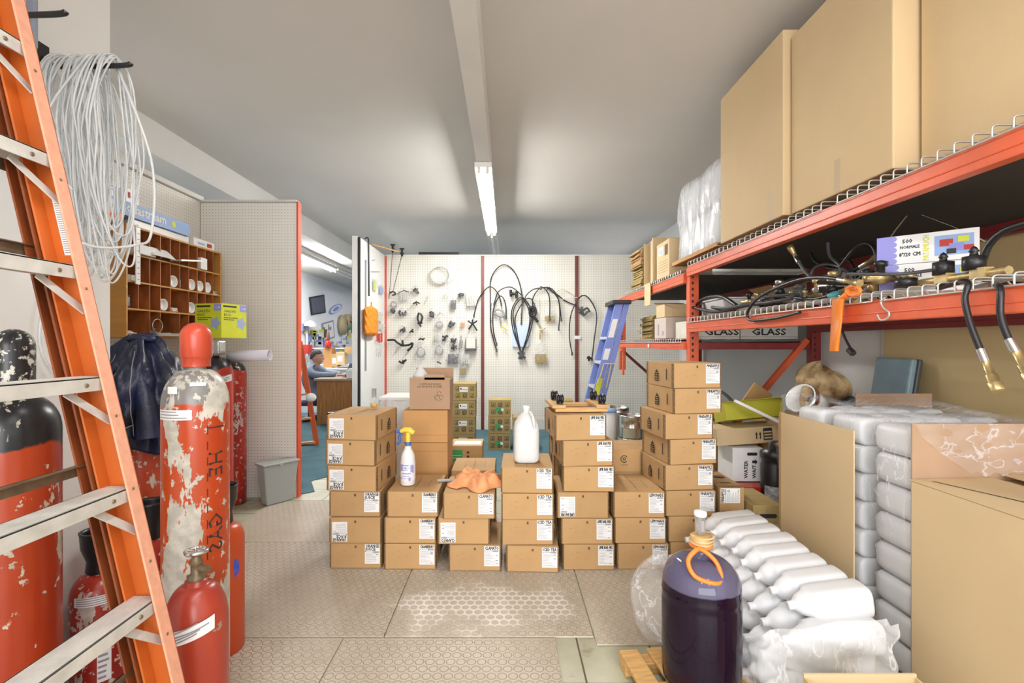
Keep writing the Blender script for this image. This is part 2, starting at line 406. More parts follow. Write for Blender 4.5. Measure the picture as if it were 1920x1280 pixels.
# rubber mats
MW = .915
def rmat(x0, x1, y0, y1, lab, z=.0):
    o = MB().box(0, x1-x0, 0, y1-y0, 0, .008)
    solo('rubber_floor_mat', o, matm, lab, 'floor mat', (x0, y0, .001+z), group='studded rubber floor mats', bevel=.002)
rmat(-.535, .385, 2.115, 3.6, 'dusty beige studded floor mat reaching under the middle of the front carton stacks')
rmat(-1.68, -.54, 2.115, 3.115, 'beige studded floor mat left of the dusty middle one, beside the gas cylinders')
rmat(-1.9, -.95, 3.12, 3.94, 'farthest beige studded floor mat, in front of the grey wastebasket')
rmat(.39, 1.31, 2.06, 3.3, 'beige studded floor mat between the dusty middle one and the dark carboy')
rmat(-1.62, -.715, 1.0, 2.105, 'nearest left studded floor mat at the bottom edge of the photo by the small cylinder')
rmat(-.708, .215, 1.0, 2.105, 'nearest studded floor mat at the bottom centre of the photo')
# ================================================================ lights
def batten(loc, L, wd, name, lab, lit=True, n=2):
    t = thing(name, lab, 'light fixture', loc)
    part('housing', MB().box(-wd/2, wd/2, 0, L, 0, .045), trimw, t, bevel=.004)
    for k in range(n):
        x = (k-(n-1)/2)*wd*.5
        part('tube', MB().at((x, 0, -.022)).tube([(0, .04, 0), (0, L-.04, 0)], .017, 10), lampm if lit else paper, t, label='glowing white tube' if lit else None)
        for e in (.02, L-.02):
            part('lamp_holder', MB().box(x-.013, x+.013, e-.012, e+.012, -.048, 0), offw, t)
    return t
batten((-.2, 4.15, 2.822), 2.45, .15, 'fluorescent_light', 'lit twin tube fluorescent light under the central ceiling beam')
batten((-.2, 6.72, 2.822), 2.3, .13, 'fluorescent_light', 'unlit strip light on the central beam above the back pegboard wall', False, 1)
batten((-3.42, 7.6, 2.752), 1.9, .13, 'fluorescent_light', 'lit fluorescent tube seen through the office opening', True, 2)
batten((-3.42, 9.6, 2.752), 3.2, .13, 'fluorescent_light', 'unlit strip light farther back in the office ceiling', False, 1)
batten((-2.66, 2.5, 2.555), .9, .07, 'fluorescent_light', 'slim strip light on top of the left pegboard near the hanging tubing', False, 1)
# ================================================================ pallet rack
RX = 1.5
ZU0, ZU1, ZL0, ZL1 = 1.842, 1.915, 1.388, 1.462
rack = thing('pallet_rack', 'orange steel pallet rack with wire decks along the right wall', 'rack', (RX, 3.96, 0))
YP, YQ = 3.96, 6.35
def post(x, y, m, z1, z0=0):
    mb = MB().box(x, x+.075, y-.035, y+.035, z0, z1, 0)
    for k in range(int((z1-z0)/.05)-1): mb.box(x+.018, x+.034, y-.0365, y-.034, z0+.03+k*.05, z0+.052+k*.05, 1)
    part('upright', mb, [m, blackm], rack, world=True, bevel=.003)
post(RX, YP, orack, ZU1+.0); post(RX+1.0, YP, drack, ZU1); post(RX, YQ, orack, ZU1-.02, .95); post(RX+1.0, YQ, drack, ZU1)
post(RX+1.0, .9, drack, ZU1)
def beam(y0, y1, z0, z1, x=RX, m=orack):
    mb = MB().box(x-.025, x+.02, y0, y1, z0, z1).box(x-.012, x+.022, y0, y1, z1, z1+.012)
    mb.box(x-.028, x-.02, y0, y1, z0+(z1-z0)*.38, z0+(z1-z0)*.46)
    part('beam', mb, m, rack, world=True, bevel=.004)
beam(.6, YP-.04, ZU0, ZU1); beam(.6, YP-.04, ZL0, ZL1)
beam(YP+.04, YQ-.04, 1.80, 1.875); beam(YP+.04, YQ-.04, 1.245, 1.30)
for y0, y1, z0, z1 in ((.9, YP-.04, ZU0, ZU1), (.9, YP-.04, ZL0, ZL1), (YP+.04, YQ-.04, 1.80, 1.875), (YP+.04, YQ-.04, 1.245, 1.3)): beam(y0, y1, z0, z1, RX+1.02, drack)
part('brace', MB().bar(P(1342, 838, YP), (RX+.98, YP, Z(650, YP)+.06), .045, .04, 0, (0, 1, 0)), orack, rack, world=True, bevel=.003)
part('brace', MB().bar((RX+.04, YP, 1.275), (RX+1.0, YP, 1.275), .03, .055), drack, rack, world=True)
part('brace', MB().bar((RX+.04, YQ, 1.2), (RX+1.0, YQ, .35), .03, .045, 0, (0, 1, 0)), drack, rack, world=True)
def deck(y0, y1, z, n, wires, lip=.042):
    mb = MB(); st = (y1-y0)/n
    for k in range(n+1):
        y = y0+k*st; mb.tube([(RX-.03, y, z+.002), (RX-.03, y, z+lip-.008), (RX-.025, y, z+lip-.002), (RX-.015, y, z+lip), (RX+.14, y, z+lip), (RX+.16, y, z+.022), (RX+1.02, y, z+.022)], .0032, 5)
    mb.tube([(RX-.034, y0, z+.002), (RX-.034, y1, z+.002)], .0036, 5)
    for x in wires: mb.tube([(x, y0, z+.028), (x, y1, z+.028)], .003, 5)
    part('wire_deck', mb, wirem, rack, world=True)
WX = (RX+.2, RX+.4, RX+.6, RX+.8, RX+.98)
for y0, y1 in ((1.02, 2.13), (2.24, 3.02), (3.06, 3.88)):
    n = int((y1-y0)/.06); deck(y0, y1, ZU1+.002, n, WX)
for y0, y1 in ((1.02, 1.88), (1.93, 2.42), (2.46, 3.14), (3.18, 3.88)):
    n = int((y1-y0)/.06); deck(y0, y1, ZL1+.002, n, WX)
for y0, y1 in ((4.04, 5.1), (5.15, 6.28)):
    deck(y0, y1, 1.877, int((y1-y0)/.06), WX, .04); deck(y0, y1, 1.302, int((y1-y0)/.06), WX, .035)
# near-black sheets added under the wire decks; their colour paints the undersides' shade
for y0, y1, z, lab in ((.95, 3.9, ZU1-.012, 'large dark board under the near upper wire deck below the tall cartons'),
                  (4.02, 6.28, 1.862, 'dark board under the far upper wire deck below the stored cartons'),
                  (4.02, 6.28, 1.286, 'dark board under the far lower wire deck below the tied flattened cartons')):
    solo('shade_sheet', MB().box(0, .96, 0, y1-y0, 0, .008), mat('shade_black', (.035, .028, .022), .9), lab, 'board', (RX+.026, y0, z))
part('price_tag', MB().at((RX-.032, 4.95, 1.272), rz=R(-90)).rectxz(-.03, .03, -.016, .02, 0), paper, rack, world=True)
# ================================================================ cartons of drink syrup
BWd, BD, BH = .292, .36, .146
def bib_body(seed, face='front'):
    rr = random.Random(seed); mb = MB()
    mb.box(0, BWd, .012, BD-.012, 0, BH-.0005, 0)
    # end flaps: slightly proud front and back panels with raw corrugated edges
    for s in (0, 1):
        y0, y1 = (0, .012) if s == 0 else (BD-.012, BD)
        mb.box(.004, BWd-.004, y0, y1, .001, BH-.001, 0)
        mb.box(-.003, .003, .001 if s == 0 else BD-.022, .022 if s == 0 else BD-.001, .002, BH-.003, 2)
        mb.box(BWd-.003, BWd+.003, .001 if s == 0 else BD-.022, .022 if s == 0 else BD-.001, .002, BH-.003, 2)
    mb.rectxz(BWd*.5-.005, BWd*.5+.005, BH*.80, BH*.80+.014, -.0006, 1)
    mb.rectxz(BWd*.5-.002, BWd*.5+.001, BH*.80+.008, BH*.80+.011, -.0011, 0)
    mb.rectxz(BWd*.5-.002, BWd*.5+.001, BH*.80+.002, BH*.80+.005, -.0011, 0)
    for k in range(4):
        x = rr.uniform(.04, .18); z = rr.uniform(.03, .1); mb.rectxz(x, x+rr.uniform(.01, .03), z, z+.0008, -.0006, 3)
    for s in (-1, 1):   # side prints: handle slot and diamond emblem
        M0 = Matrix.Translation((0 if s < 0 else BWd, 0, 0)) @ Matrix.Rotation(R(-90 if s < 0 else 90), 4, 'Z')
        mb.M = M0
        q = (lambda y: -y) if s < 0 else (lambda y: y)
        def rec(ya, yb, za, zb, m, off=-.0045):
            a, c = sorted((q(ya), q(yb))); mb.rectxz(a, c, za, zb, off, m)
        rec(.075, .085, BH*.3, BH*.75, 1)
        cx = q(.21); w_, h_ = .026, .060
        mb.add([(cx-w_, -.0045, BH*.2), (cx+w_, -.0045, BH*.2), (cx+w_, -.0045, BH*.5), (cx, -.0045, BH*.7), (cx-w_, -.0045, BH*.5)], [(0, 1, 2, 3, 4)], 1)
        for j, ww in enumerate((.018, .020, .016, .014)): mb.rectxz(cx-ww, cx+ww, BH*(.25+j*.09), BH*(.25+j*.09)+.005, -.006, 0)
        mb.M = Matrix()
    for k in range(5):  # printed panel on the lid
        y = .09+k*.035; mb.quad((.08, y, BH+.0004), (.22, y, BH+.0004), (.22, y+.002, BH+.0004), (.08, y+.002, BH+.0004), 3)
    for x in (.08, .15, .22): mb.quad((x, .09, BH+.0004), (x+.002, .09, BH+.0004), (x+.002, .24, BH+.0004), (x, .24, BH+.0004), 3)
    mb.quad((BWd/2-.0012, .02, BH+.0003), (BWd/2+.0012, .02, BH+.0003), (BWd/2+.0012, BD-.02, BH+.0003), (BWd/2-.0012, BD-.02, BH+.0003), 2)
    return mb
def label_mb(lines, rr, w_=.086, h_=.112):
    mb = MB().box(-w_/2, w_/2, 0, .0008, -h_/2, h_/2, 0); z = h_/2; y = -.0006
    for i, t in enumerate(lines):
        z -= .0185; vs, _f = glyphs(t, 'LEFT'); wd = max(v[0] for v in vs)*.024; mb.bold(t, .024, -w_/2+.004, z, y, 1, 'LEFT', sx=min(1.0, (w_-.008)/wd))
    zz = z-.007
    for k in range(10):
        mb.rectxz(w_*.06+k*.0034, w_*.06+k*.0034+.0018, zz-.006, zz+.004, y, 1)
    for k in range(4): mb.rectxz(-w_/2+.004+k*.011, -w_/2+.012+k*.011, zz-.002, zz+.001, y, 2)
    zz -= .011
    while zz > -h_/2+.006:
        L = rr.uniform(.35, .95); mb.rectxz(-w_/2+.005, -w_/2+.005+(w_-.010)*L, zz, zz+.0013, y, 2)
        if rr.random() < .12: mb.rectxz(w_*.25, w_*.4, zz-.001, zz+.003, y, 2)
        zz -= rr.uniform(.0042, .0072)
    return mb
_bib = {}
def bib(lines, flip, side):
    """first of its kind is built, later ones are copied"""
    k = (tuple(lines), flip, side)
    if k in _bib: return dup(_bib[k], (0, 0, 0)), False
    if 'body' not in _bib: _bib['body'] = bib_body(3).mesh('carton', [carton, ink, cartonedge, inkb])
    if lines and tuple(lines) not in _bib: _bib[tuple(lines)] = label_mb(lines, random.Random(len(lines[0]))).mesh('label', [paper, ink, inkg])
    t = thing('syrup_carton', '-', 'cardboard box')
    o = bpy.data.objects.new('carton', _bib['body']); o.parent = t; link(o, bevel=.003)
    if lines:
        l = bpy.data.objects.new('shipping_label', _bib[tuple(lines)]); l.parent = o; l['label'] = 'white printed label'; link(l)
        l.location = (BWd-.05 if side > 0 else .058, -.0015, BH*.5+(.010 if side > 0 else -.006)); l.rotation_euler = (0, R(180) if flip else 0, R(random.uniform(-1, 1)))
        if flip: l.rotation_euler = (0, R(180), 0)
    _bib[k] = t; return t, True
def place_bib(lines, px, py, d, lab, flip=False, side=1, rz=0, group=None, tilt=0, z=None):
    """px: left edge of the front face, py: bottom edge"""
    t, _ = bib(lines, flip, side); t.location = (X(px, d), d, Z(py, d) if z is None else z); t.rotation_euler = (0, 0, R(rz)); t['label'] = lab
    t['group'] = group or 'syrup cartons in the stacks on the floor'; return t
ORD = ['bottom', 'second from the floor', 'third from the floor', 'fourth from the floor', 'fifth from the floor', 'sixth from the floor', 'seventh from the floor', 'top']
def stack(lines, d, rows, what, rz=None, top_note=''):
    for i, r_ in enumerate(rows):
        px, flip, side = r_[:3]; rot = r_[3] if len(r_) > 3 else 0; dd = d+(r_[4] if len(r_) > 4 else 0)
        pos = ORD[i] if i < len(rows)-1 else 'topmost'
        lab = '%s carton, %s of %s' % (' '.join(lines).lower(), pos, what)
        if flip: lab = 'upside-down '+lab
        if i == len(rows)-1 and top_note: lab += ', '+top_note
        place_bib(lines, px, 0, dd, lab, flip, side, rot, z=.010+i*(BH+.001))
D0 = 2.74
stack(['ORANGE', 'JUICE'], D0, [(619, 0, 1, 0, .01), (618, 1, -1), (618, 0, 1, 0, .015), (613, 1, -1, -5, .02), (611, 1, -1, -6, .03), (613, 1, -1, -5.5, .02)], 'the far left front stack')
stack(['CRANBERRY'], D0, [(721, 0, 1), (721, 0, 1), (726, 0, 1, 0, .01)], 'the stack carrying the spray bottle')
stack(['CLAMATO'], D0-.02, [(842, 0, 1), (821, 1, -1, 0, .01), (831, 0, 1, 0)], 'the stack carrying the orange cloth')
stack(['ICED TEA'], D0-.03, [(950, 0, 1, -2), (941, 0, 1, 0, .01), (941, 0, 1), (940, 0, 1, -1.5, .01)], 'the stack under the white jug')
stack(['LIME BAR MIX'], D0-.01, [(1056, 0, 1), (1053, 0, 1), (1045, 1, -1), (1056, 0, 1, -2, .02), (1055, 0, 1, 4), (1042, 0, 1, 5)], 'the stack carrying the wooden dolly')
stack(['LEMONADE'], D0, [(1158, 0, 1), (1153, 0, 1), (1151, 0, 1)], 'the low stack right of the lime stack')
PR = [(1256, 0, 1, 1.5), (1253, 0, 1, 0), (1248, 0, 1, 2), (1247, 0, 1, 5.5), (1256, 0, 1, 9), (1247, 0, 1, 7), (1265, 0, 1, 9), (1263, 0, 1, 8)]
stack(['PINEAPPLE'], D0+.02, PR, 'the tallest stack at the right')
# upright pineapple carton and the flat one under it
t = place_bib(['PINEAPPLE'], 1398, 0, 2.80, 'pineapple carton standing on end right of the tallest stack', side=1, z=.165)
t.rotation_euler = (0, R(-90), 0); t.location = (X(1396, 2.8), 2.80, .168)
place_bib(['PINEAPPLE'], 1357, 0, 2.79, 'flat pineapple carton under the one standing on end', z=.010).scale = (.75, 1, 1)
# second row, hidden to the waist behind the front stacks
def plainbox(w_, d_, h_, m, lab, loc, rz=0, seam=True, marks=None, name='cardboard_box', cat='cardboard box', group=None, mats=None, bevel=.004):
    mb = MB().box(0, w_, 0, d_, 0, h_, 0)
    if seam: mb.quad((0.002, d_/2-.0015, h_+.0004), (w_-.002, d_/2-.0015, h_+.0004), (w_-.002, d_/2+.0015, h_+.0004), (.002, d_/2+.0015, h_+.0004), 1)
    if marks: marks(mb)
    return solo(name, mb, mats or [m, cartonedge, ink, paper, green], lab, cat, loc, R(rz), group, bevel=bevel)
def second(lines, px, d, n, lab, z0=.0):
    for i in range(n):
        place_bib(lines, px, 0, d, '%s, %s' % (lab, ORD[i] if i < n-1 else 'topmost'), group='cartons of the second row', z=z0+.006+i*(BH+.001))
second([], 846, 3.22, 3, 'brown carton of the low stack directly behind the orange cloth')
second([], 1040, 3.14, 5, 'brown carton stacked directly behind the lime cartons')
# tall cartons behind the cranberry stack with an open one on top
for i, (z0, h_) in enumerate(((0, .205), (.207, .205), (.414, .215), (.631, .215))):
    def mk(mb, h_=h_):
        mb.rectxz(.002, .297, h_*.74 if i == 2 else h_*.23, h_*.74+.0015 if i == 2 else h_*.23+.0015, -.001, 1)
    plainbox(.30, .30, h_, cartonor, 'tan carton behind the spray bottle, %s' % ('lowest', 'second from the floor', 'with a crumpled lid line, third from the floor', 'topmost under the open carton')[i], (X(755, 3.2), 3.2, z0+.005), marks=mk, group='tan cartons behind the spray bottle')
t = thing('open_carton', 'open pale brown carton with printed front and raised flaps', 'cardboard box', (X(768, 3.22), 3.22, .855))
mb = MB().box(0, .27, .0, .22, 0, .20, 0)
mb.bold('10 LITRE BAG IN BOX', .0155, .135, .165, -.0008, 1).bold('SAC EN BOITE 10 LITRES', .0155, .135, .148, -.0008, 1)
for k in range(3):
    a0 = k*120+90; c = (.197+.018*math.cos(R(a0)), -.0008, .09+.018*math.sin(R(a0)))
    mb.tube([(c[0]+.013*math.cos(R(q)), -.0008, c[2]+.013*math.sin(R(q))) for q in range(0, 330, 30)], .0015, 4, mi=1)
mb.text('RECYCLE', .008, .197, .055, -.0008, 1)
part('body', mb, [cartonbr, inkb], t, bevel=.003)
part('flap', MB().box(0, .27, -.004, 0, .20, .215, 0).box(.10, .235, -.004, 0, .20, .235), cartonbr, t)
part('flap', MB().at((0, .22, .2), rx=R(-15)).box(0, .27, -.004, 0, 0, .07), cartonbr, t)
mb = MB().lathe([(0, 0), (.055, 0), (.05, .03), (.03, .055), (.018, .07), (.018, .085), (0, .085)], 20)
solo('white_funnel', mb, milky, 'white plastic jug neck poking out of the open bag in box carton', 'jug', (X(790, 3.4), 3.36, 1.056))
# printed case stacks near the back wall
def case_marks(gr):
    def f(mb):
        y = -.001
        for gx in range(3):
            for gz in range(2):
                if gz == 1 and gx == 1 and not gr: continue
                x = .03+gx*.085; z = .03+gz*.085
                mb.box(x, x+.05, y, y+.0005, z, z+.004, 2).box(x, x+.05, y, y+.0005, z+.05, z+.054, 2).box(x, x+.004, y, y+.0005, z, z+.054, 2).box(x+.046, x+.05, y, y+.0005, z, z+.054, 2)
                if gx == 1: mb.tube([(x+.025+.018*math.cos(q*.7), y, z+.027+.018*math.sin(q*.7)) for q in range(9)], .003, 4, closed=True, mi=2); mb.bar((x+.012, y, z+.012), (x+.038, y, z+.042), .003, .003, 2)
                else: mb.bar((x+.01, y, z+.015), (x+.04, y, z+.015), .003, .006, 2).bar((x+.02, y, z+.02), (x+.035, y, z+.045), .003, .006, 2)
        if gr: mb.rectxz(.085, .15, .055, .11, y-.001, 4).rectxz(.15, .18, .065, .10, y-.001, 3)
        else: mb.rectxz(.075, .175, .10, .16, y-.001, 3).rectxz(.085, .10, .125, .15, y-.002, 2).rectxz(.11, .165, .13, .135, y-.002, 2)
    return f
def cases(px, d, n, gr, lab, z0=.006, w_=.27):
    src = None
    for i in range(n):
        loc = (X(px, d)+random.uniform(-.008, .008), d, z0+i*.203); l = 'olive printed case, %s of %s' % (ORD[i] if i < n-1 else 'topmost', lab)
        if src: dup(src, loc, 0, l)
        else: src = plainbox(w_, .26, .20, cartonol, l, loc, marks=case_marks(gr), group='printed cases by the back wall')
cases(849, 5.75, 4, False, 'the stack with white stickers before the pegboard')
cases(916, 5.80, 3, True, 'the three high stack with green stickers')
cases(961, 5.75, 2, False, 'the low stack behind the white jug')
cases(1034, 5.75, 3, False, 'the stack behind the wooden dolly')
def gm(mb):
    mb.rectxz(-.0, .11, .03, .13, -.001, 4).rectxz(.015, .09, .06, .064, -.002, 3).rectxz(.015, .1, .08, .084, -.002, 3).rectxz(.07, .1, .03, .05, -.002, 3)
    for z in (.03, .065, .10): mb.rectxz(.145, .165, z, z+.018, -.001, 2)
    mb.quad((.03, .05, .1655), (.26, .05, .1655), (.26, .2, .1655), (.03, .2, .1655), 3)
for i in range(2):
    plainbox(.275, .30, .165, carton, 'brown carton with green sticker and white lid paper beside the tan cartons' if i else 'brown carton under the green stickered one', (X(843, 4.05), 4.05, .012+.167*i+.09), marks=gm if i else None)
plainbox(.27, .30, .088, carton, 'flat brown carton on the floor under the green stickered pair', (X(843, 4.05), 4.05, .012))
def cm(mb):
    mb.tube([(.075+.022*math.cos(R(q)), -.001, .085+.022*math.sin(R(q))) for q in range(35, 330, 20)], .003, 5, mi=2)
    mb.tube([(.075+.008*math.cos(R(q)), -.001, .085+.009*math.sin(R(q))) for q in range(0, 360, 45)], .003, 4, closed=True, mi=2); mb.rectxz(.055, .10, .045, .048, -.001, 2)
for i, h_ in enumerate((.148, .148, .148, .148)):
    plainbox(.30, .30, h_, carton, 'brown carton with round emblem behind the lemonade stack' if i == 3 else 'brown carton under the emblem carton, %s' % ('lowest', 'second', 'third')[i], (X(1149, 3.15), 3.15, .008+i*.149), marks=cm if i == 3 else None)
# ================================================================ things standing on the cartons
def spray():
    t = thing('spray_bottle', 'white spray bottle with yellow and blue trigger on the cranberry stack', 'spray bottle', (X(765, 2.88), 2.88, .455))
    mb = MB().lathe([(0, 0), (.040, 0), (.044, .006), (.044, .135), (.041, .15), (.042, .16), (.036, .185), (.020, .215), (.017, .235), (0, .235)], 28)
    part('bottle', mb, white, t)
    lb = MB().lathe([(.0446, .03), (.0446, .13)], 28, 0); lb.M = Matrix()
    patch_ = [lb.add([(.0449*math.cos(R(q)), .0449*math.sin(R(q)), z0), (.0449*math.cos(R(q+15)), .0449*math.sin(R(q+15)), z0), (.0449*math.cos(R(q+15)), .0449*math.sin(R(q+15)), z1), (.0449*math.cos(R(q)), .0449*math.sin(R(q)), z1)], [(0, 1, 2, 3)], 1) for q, z0, z1 in ((-150, .085, .125), (-135, .09, .128), (-60, .08, .125), (-45, .075, .12), (-150, .035, .05), (-75, .03, .05), (-105, .1, .11))]
    for k, (z, w_) in enumerate(((.118, .6), (.105, .9), (.092, .5), (.07, .8), (.055, .7), (.042, .9))):
        for j in range(6):
            a = R(-120+j*14*w_); lb.at((.0452*math.cos(a), .0452*math.sin(a), z), rz=a+PI/2).rectxz(-.004, .004, 0, .006 if k in (0, 3) else .0035, 0, 1)
    part('label', lb, [paper, violet], t)
    part('collar', MB().lathe([(.019, .232), (.019, .252), (.015, .254), (0, .254)], 20), blue, t)
    h = MB().lathe([(.015, .252), (.016, .29), (.014, .31)], 16, 0)
    h.tube([(.035, 0, .305), (.01, 0, .322), (-.02, 0, .325), (-.045, 0, .315)], [.014, .018, .016, .012], 12, 0)
    part('trigger_head', h, yellow, t)
    part('nozzle', MB().tube([(-.045, 0, .315), (-.07, 0, .313)], [.012, .009], 12), blue, t)
    part('trigger', MB().tube(spline([(-.03, 0, .31), (-.052, 0, .285), (-.048, 0, .26), (-.062, 0, .235)], 5), [.008]*15+[.005], 8), blue, t)
    return t
spray()
mb = MB(); rr = random.Random(4)
def cloth(u, v):
    x = (u-.5)*.30; y = (v-.5)*.26
    f = .022*math.sin(u*11+v*9)+.014*math.sin(u*19-v*15)+.018*math.cos(v*16+u*7)+.004*math.sin(37*u+23*v)
    e = 1-max(0, (abs(u-.5)*2)**4)*.9
    e2 = 1-max(abs(u-.5), abs(v-.5))*2; r_ = 1-.25*math.sin(5*math.atan2(v-.5, u-.5+1e-6))*(1-e2)
    return (x*r_+.02*math.sin(v*8), y*r_+.03*math.sin(u*7), .004+.045*min(1, e2*2.2)+.022*abs(f)/.03*min(1, e2*3))
mb.grid(cloth, 46, 40)
solo('orange_cloth', mb, orangecl, 'crumpled orange cloth on top of the clamato carton', 'cloth', (X(896, 2.87), 2.89, .450), group=None, solid=.003)
solo('grey_wand', MB().tube([(0, 0, .012), (.30, .03, .012)], .009, 8), grey, 'thin grey plastic rod lying by the orange cloth', 'rod', (X(820, 2.93), 2.93, .449))
def jug_mb(r=.076, h=.31):
    mb = MB(); n = 32
    prof = [(0.0, 0), (.86, 0), (1, .02), (1, .17), (.985, .18), (1, .19), (.93, .225), (.62, .265), (.30, .288), (.27, .29), (.27, .31), (.0, .31)]
    def f(u, v):
        k = v*(len(prof)-1); i = min(int(k), len(prof)-2); q = k-i
        rr_ = prof[i][0]*(1-q)+prof[i+1][0]*q; z = (prof[i][1]*(1-q)+prof[i+1][1]*q)*h/.31
        a = 2*PI*u; e = 4.0 if z < h*.75 else 2.4
        c, s_ = math.cos(a), math.sin(a); m_ = (abs(c)**e+abs(s_)**e)**(-1/e)
        return (r*rr_*m_*c, r*rr_*m_*s_, z)
    return mb.grid(f, n, 37, 0, True, True)
t = thing('plastic_jug', 'white translucent four litre jug standing on the iced tea stack', 'jug', (X(987, 2.84), 2.86, .600))
part('jug_body', jug_mb(), milky, t)
part('cap', MB().lathe([(.021, .308), (.023, .31), (.023, .326), (0, .328)], 20), white, t)
part('handle', MB().tube(spline([(.02, -.03, .295), (.035, -.062, .27), (.04, -.078, .24), (.045, -.07, .21)], 5), .009, 8), milky, t)
t = thing('hydrometer', 'clear plastic gauge with cork base on the far left carton stack', 'gauge', (X(699, 2.95), 2.98, .903))
part('cork', MB().lathe([(0, 0), (.019, 0), (.024, .024), (0, .024)], 16), pine, t)
part('gauge_tube', MB().lathe([(.006, .024), (.006, .05), (.014, .055), (.015, .115), (.013, .115), (.012, .06), (0, .06)], 14), clear, t)
part('scale_marks', MB().box(-.004, -.001, -.002, .002, .06, .11, 0).box(.003, .006, -.002, .002, .06, .11), inkg, t)
# dolly lying upside down
t = thing('wooden_dolly', 'small pine dolly upside down with black casters on the lime stack', 'dolly', (X(1034, 2.84), 2.80, .897), R(3))
for y in (0, .24): part('rail', MB().box(.02, .33, y, y+.05, .0, .022), pine, t, bevel=.003)
for x, y0 in ((.0, .0), (.26, .0)): part('slat', MB().box(x, x+.08, -.01, .30, .0225, .042), pine, t, bevel=.003)
for x, y in ((.05, .03), (.05, .25), (.30, .03), (.30, .25)):
    c = MB().box(x-.018, x+.018, y-.018, y+.018, .042, .048, 0); c.at((x, y, .075), ry=R(90), rx=0)
    c.lathe([(0, -.02), (.024, -.02), (.027, -.014), (.027, -.005), (.020, -.004), (.020, .004), (.027, .005), (.027, .014), (.024, .02), (0, .02)], 20, 0); c.M = Matrix()
    c.box(x-.004, x+.004, y-.012, y+.012, .045, .085)
    part('caster', c, black, t)
# wrapped thing behind the orange juice stack
t = thing('storage_bin', 'white lidded bin in clear plastic wrap behind the far left stack', 'bin', (X(712, 3.6), 3.6, .01))
part('bin_body', MB().hexa([(.02, .02, 0), (.26, .02, 0), (.26, .3, 0), (.02, .3, 0)], [(0, 0, .74), (.29, 0, .74), (.29, .32, .74), (0, .32, .74)]), white, t, bevel=.01)
part('lid', MB().box(-.01, .30, -.01, .33, .86, .885), white, t, bevel=.006)
def fl(u, v):
    a = u*2*PI; s_ = 1+.12*v+.02*math.sin(9*a+5*v); return (.145+.16*s_*max(-1, min(1, 1.3*math.cos(a))), .16+.17*s_*max(-1, min(1, 1.3*math.sin(a))), .86-.2*v-.01*math.sin(7*a))
part('plastic_wrap', MB().grid(fl, 60, 8, 0, True, True), wraph, t)
# ================================================================ leaning step ladder (left foreground)
ladm = mat('orange_fibreglass', (.52, .115, .016), .42, var=.18, vs=4)
ladf = mat('salmon_flange', (.72, .34, .22), .5, var=.08, vs=40)
ladd = mat('shaded_orange_fibreglass', (.22, .05, .012), .5, var=.35, vs=5)  # rear rail's shade put into a darker orange
def xf(z): return -.899-.2348*(z-.352)
LY = 1.34
lad = thing('step_ladder', 'large folded orange fibreglass step ladder with aluminium steps leaning in the left foreground', 'ladder', (-.82, 1.03, 0))
def rail(y, s, m, f, z1, dx=0, wd=.082):
    mb = MB()
    def seg(xa, xb, ya, yb, mi):
        mb.hexa([(xf(0)+dx+xa, ya, 0), (xf(0)+dx+xb, ya, 0), (xf(0)+dx+xb, yb, 0), (xf(0)+dx+xa, yb, 0)],
                [(xf(z1)+dx+xa, ya, z1), (xf(z1)+dx+xb, ya, z1), (xf(z1)+dx+xb, yb, z1), (xf(z1)+dx+xa, yb, z1)], mi)
    ya, yb = sorted((y, y+.005*s)); seg(-wd, 0, ya, yb, 0)
    ya, yb = sorted((y-.036*s, y+.005*s)); seg(-.006, 0, ya, yb, 1); seg(-wd, -wd+.006, ya, yb, 0)
    for z in (.5, .9, 1.1, 1.45, 1.75, 2.05, .7, 2.35):
        mb.at((xf(z)+dx+.0008, y-.018*s, z), ry=R(90-13)).lathe([(0.0045, 0), (.004, .0015), (0, .002)], 8, 2); mb.M = Matrix()
    return mb
part('rail', rail(LY, 1, ladm, ladf, 3.0), [ladm, ladf, bronze], lad, world=True, bevel=.0015)
part('rail', rail(.74, -1, ladm, ladf, 3.0), [ladm, ladf, bronze], lad, world=True, bevel=.0015)
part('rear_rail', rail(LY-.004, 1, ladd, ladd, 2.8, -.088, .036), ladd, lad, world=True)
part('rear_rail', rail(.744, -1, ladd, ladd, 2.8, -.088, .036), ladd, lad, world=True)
for k in range(-3, 6):
    z = 1.208+.305*k; x = xf(z)-.006
    mb = MB().box(x-.078, x, .752, LY-.006, z-.004, z).box(x-.004, x, .752, LY-.006, z-.037, z).box(x-.078, x-.074, .752, LY-.006, z-.03, z)
    for j in range(7): mb.box(x-.072+j*.010, x-.070+j*.010, .752, LY-.006, z, z+.0012)
    mb.at((x+.0005, LY-.075, z-.02), ry=R(90)).lathe([(.006, 0), (.005, .003), (0, .0035)], 10, 1); mb.M = Matrix()
    part('step', mb, [aluw, bronze], lad, world=True, bevel=.0012)
    for y1, y2 in ((1.235, LY-.004), (.86, .748)):
        part('brace', MB().bar((x-.03, y1, z-.036), (xf(z-.12)-.03, y2, z-.125), .022, .004, 0, (1, 0, .4)), aluw, lad, world=True)
for z in (2.35, 1.785, 1.555, .953, .39):
    x = xf(z)-.128; mb = MB().box(x-.003, x, .76, LY-.012, z-.016, z+.014).box(x-.003, x+.014, .76, LY-.012, z+.011, z+.014)
    part('rear_brace', mb, bronze, lad, world=True)
mb = MB()
zl0, zl1 = 1.545, 1.70
mb.add([(xf(zl0)-.052, LY-.0008, zl0), (xf(zl0)-.012, LY-.0008, zl0), (xf(zl1)-.012, LY-.0008, zl1), (xf(zl1)-.052, LY-.0008, zl1)], [(0, 1, 2, 3)], 0)
rr = random.Random(3)
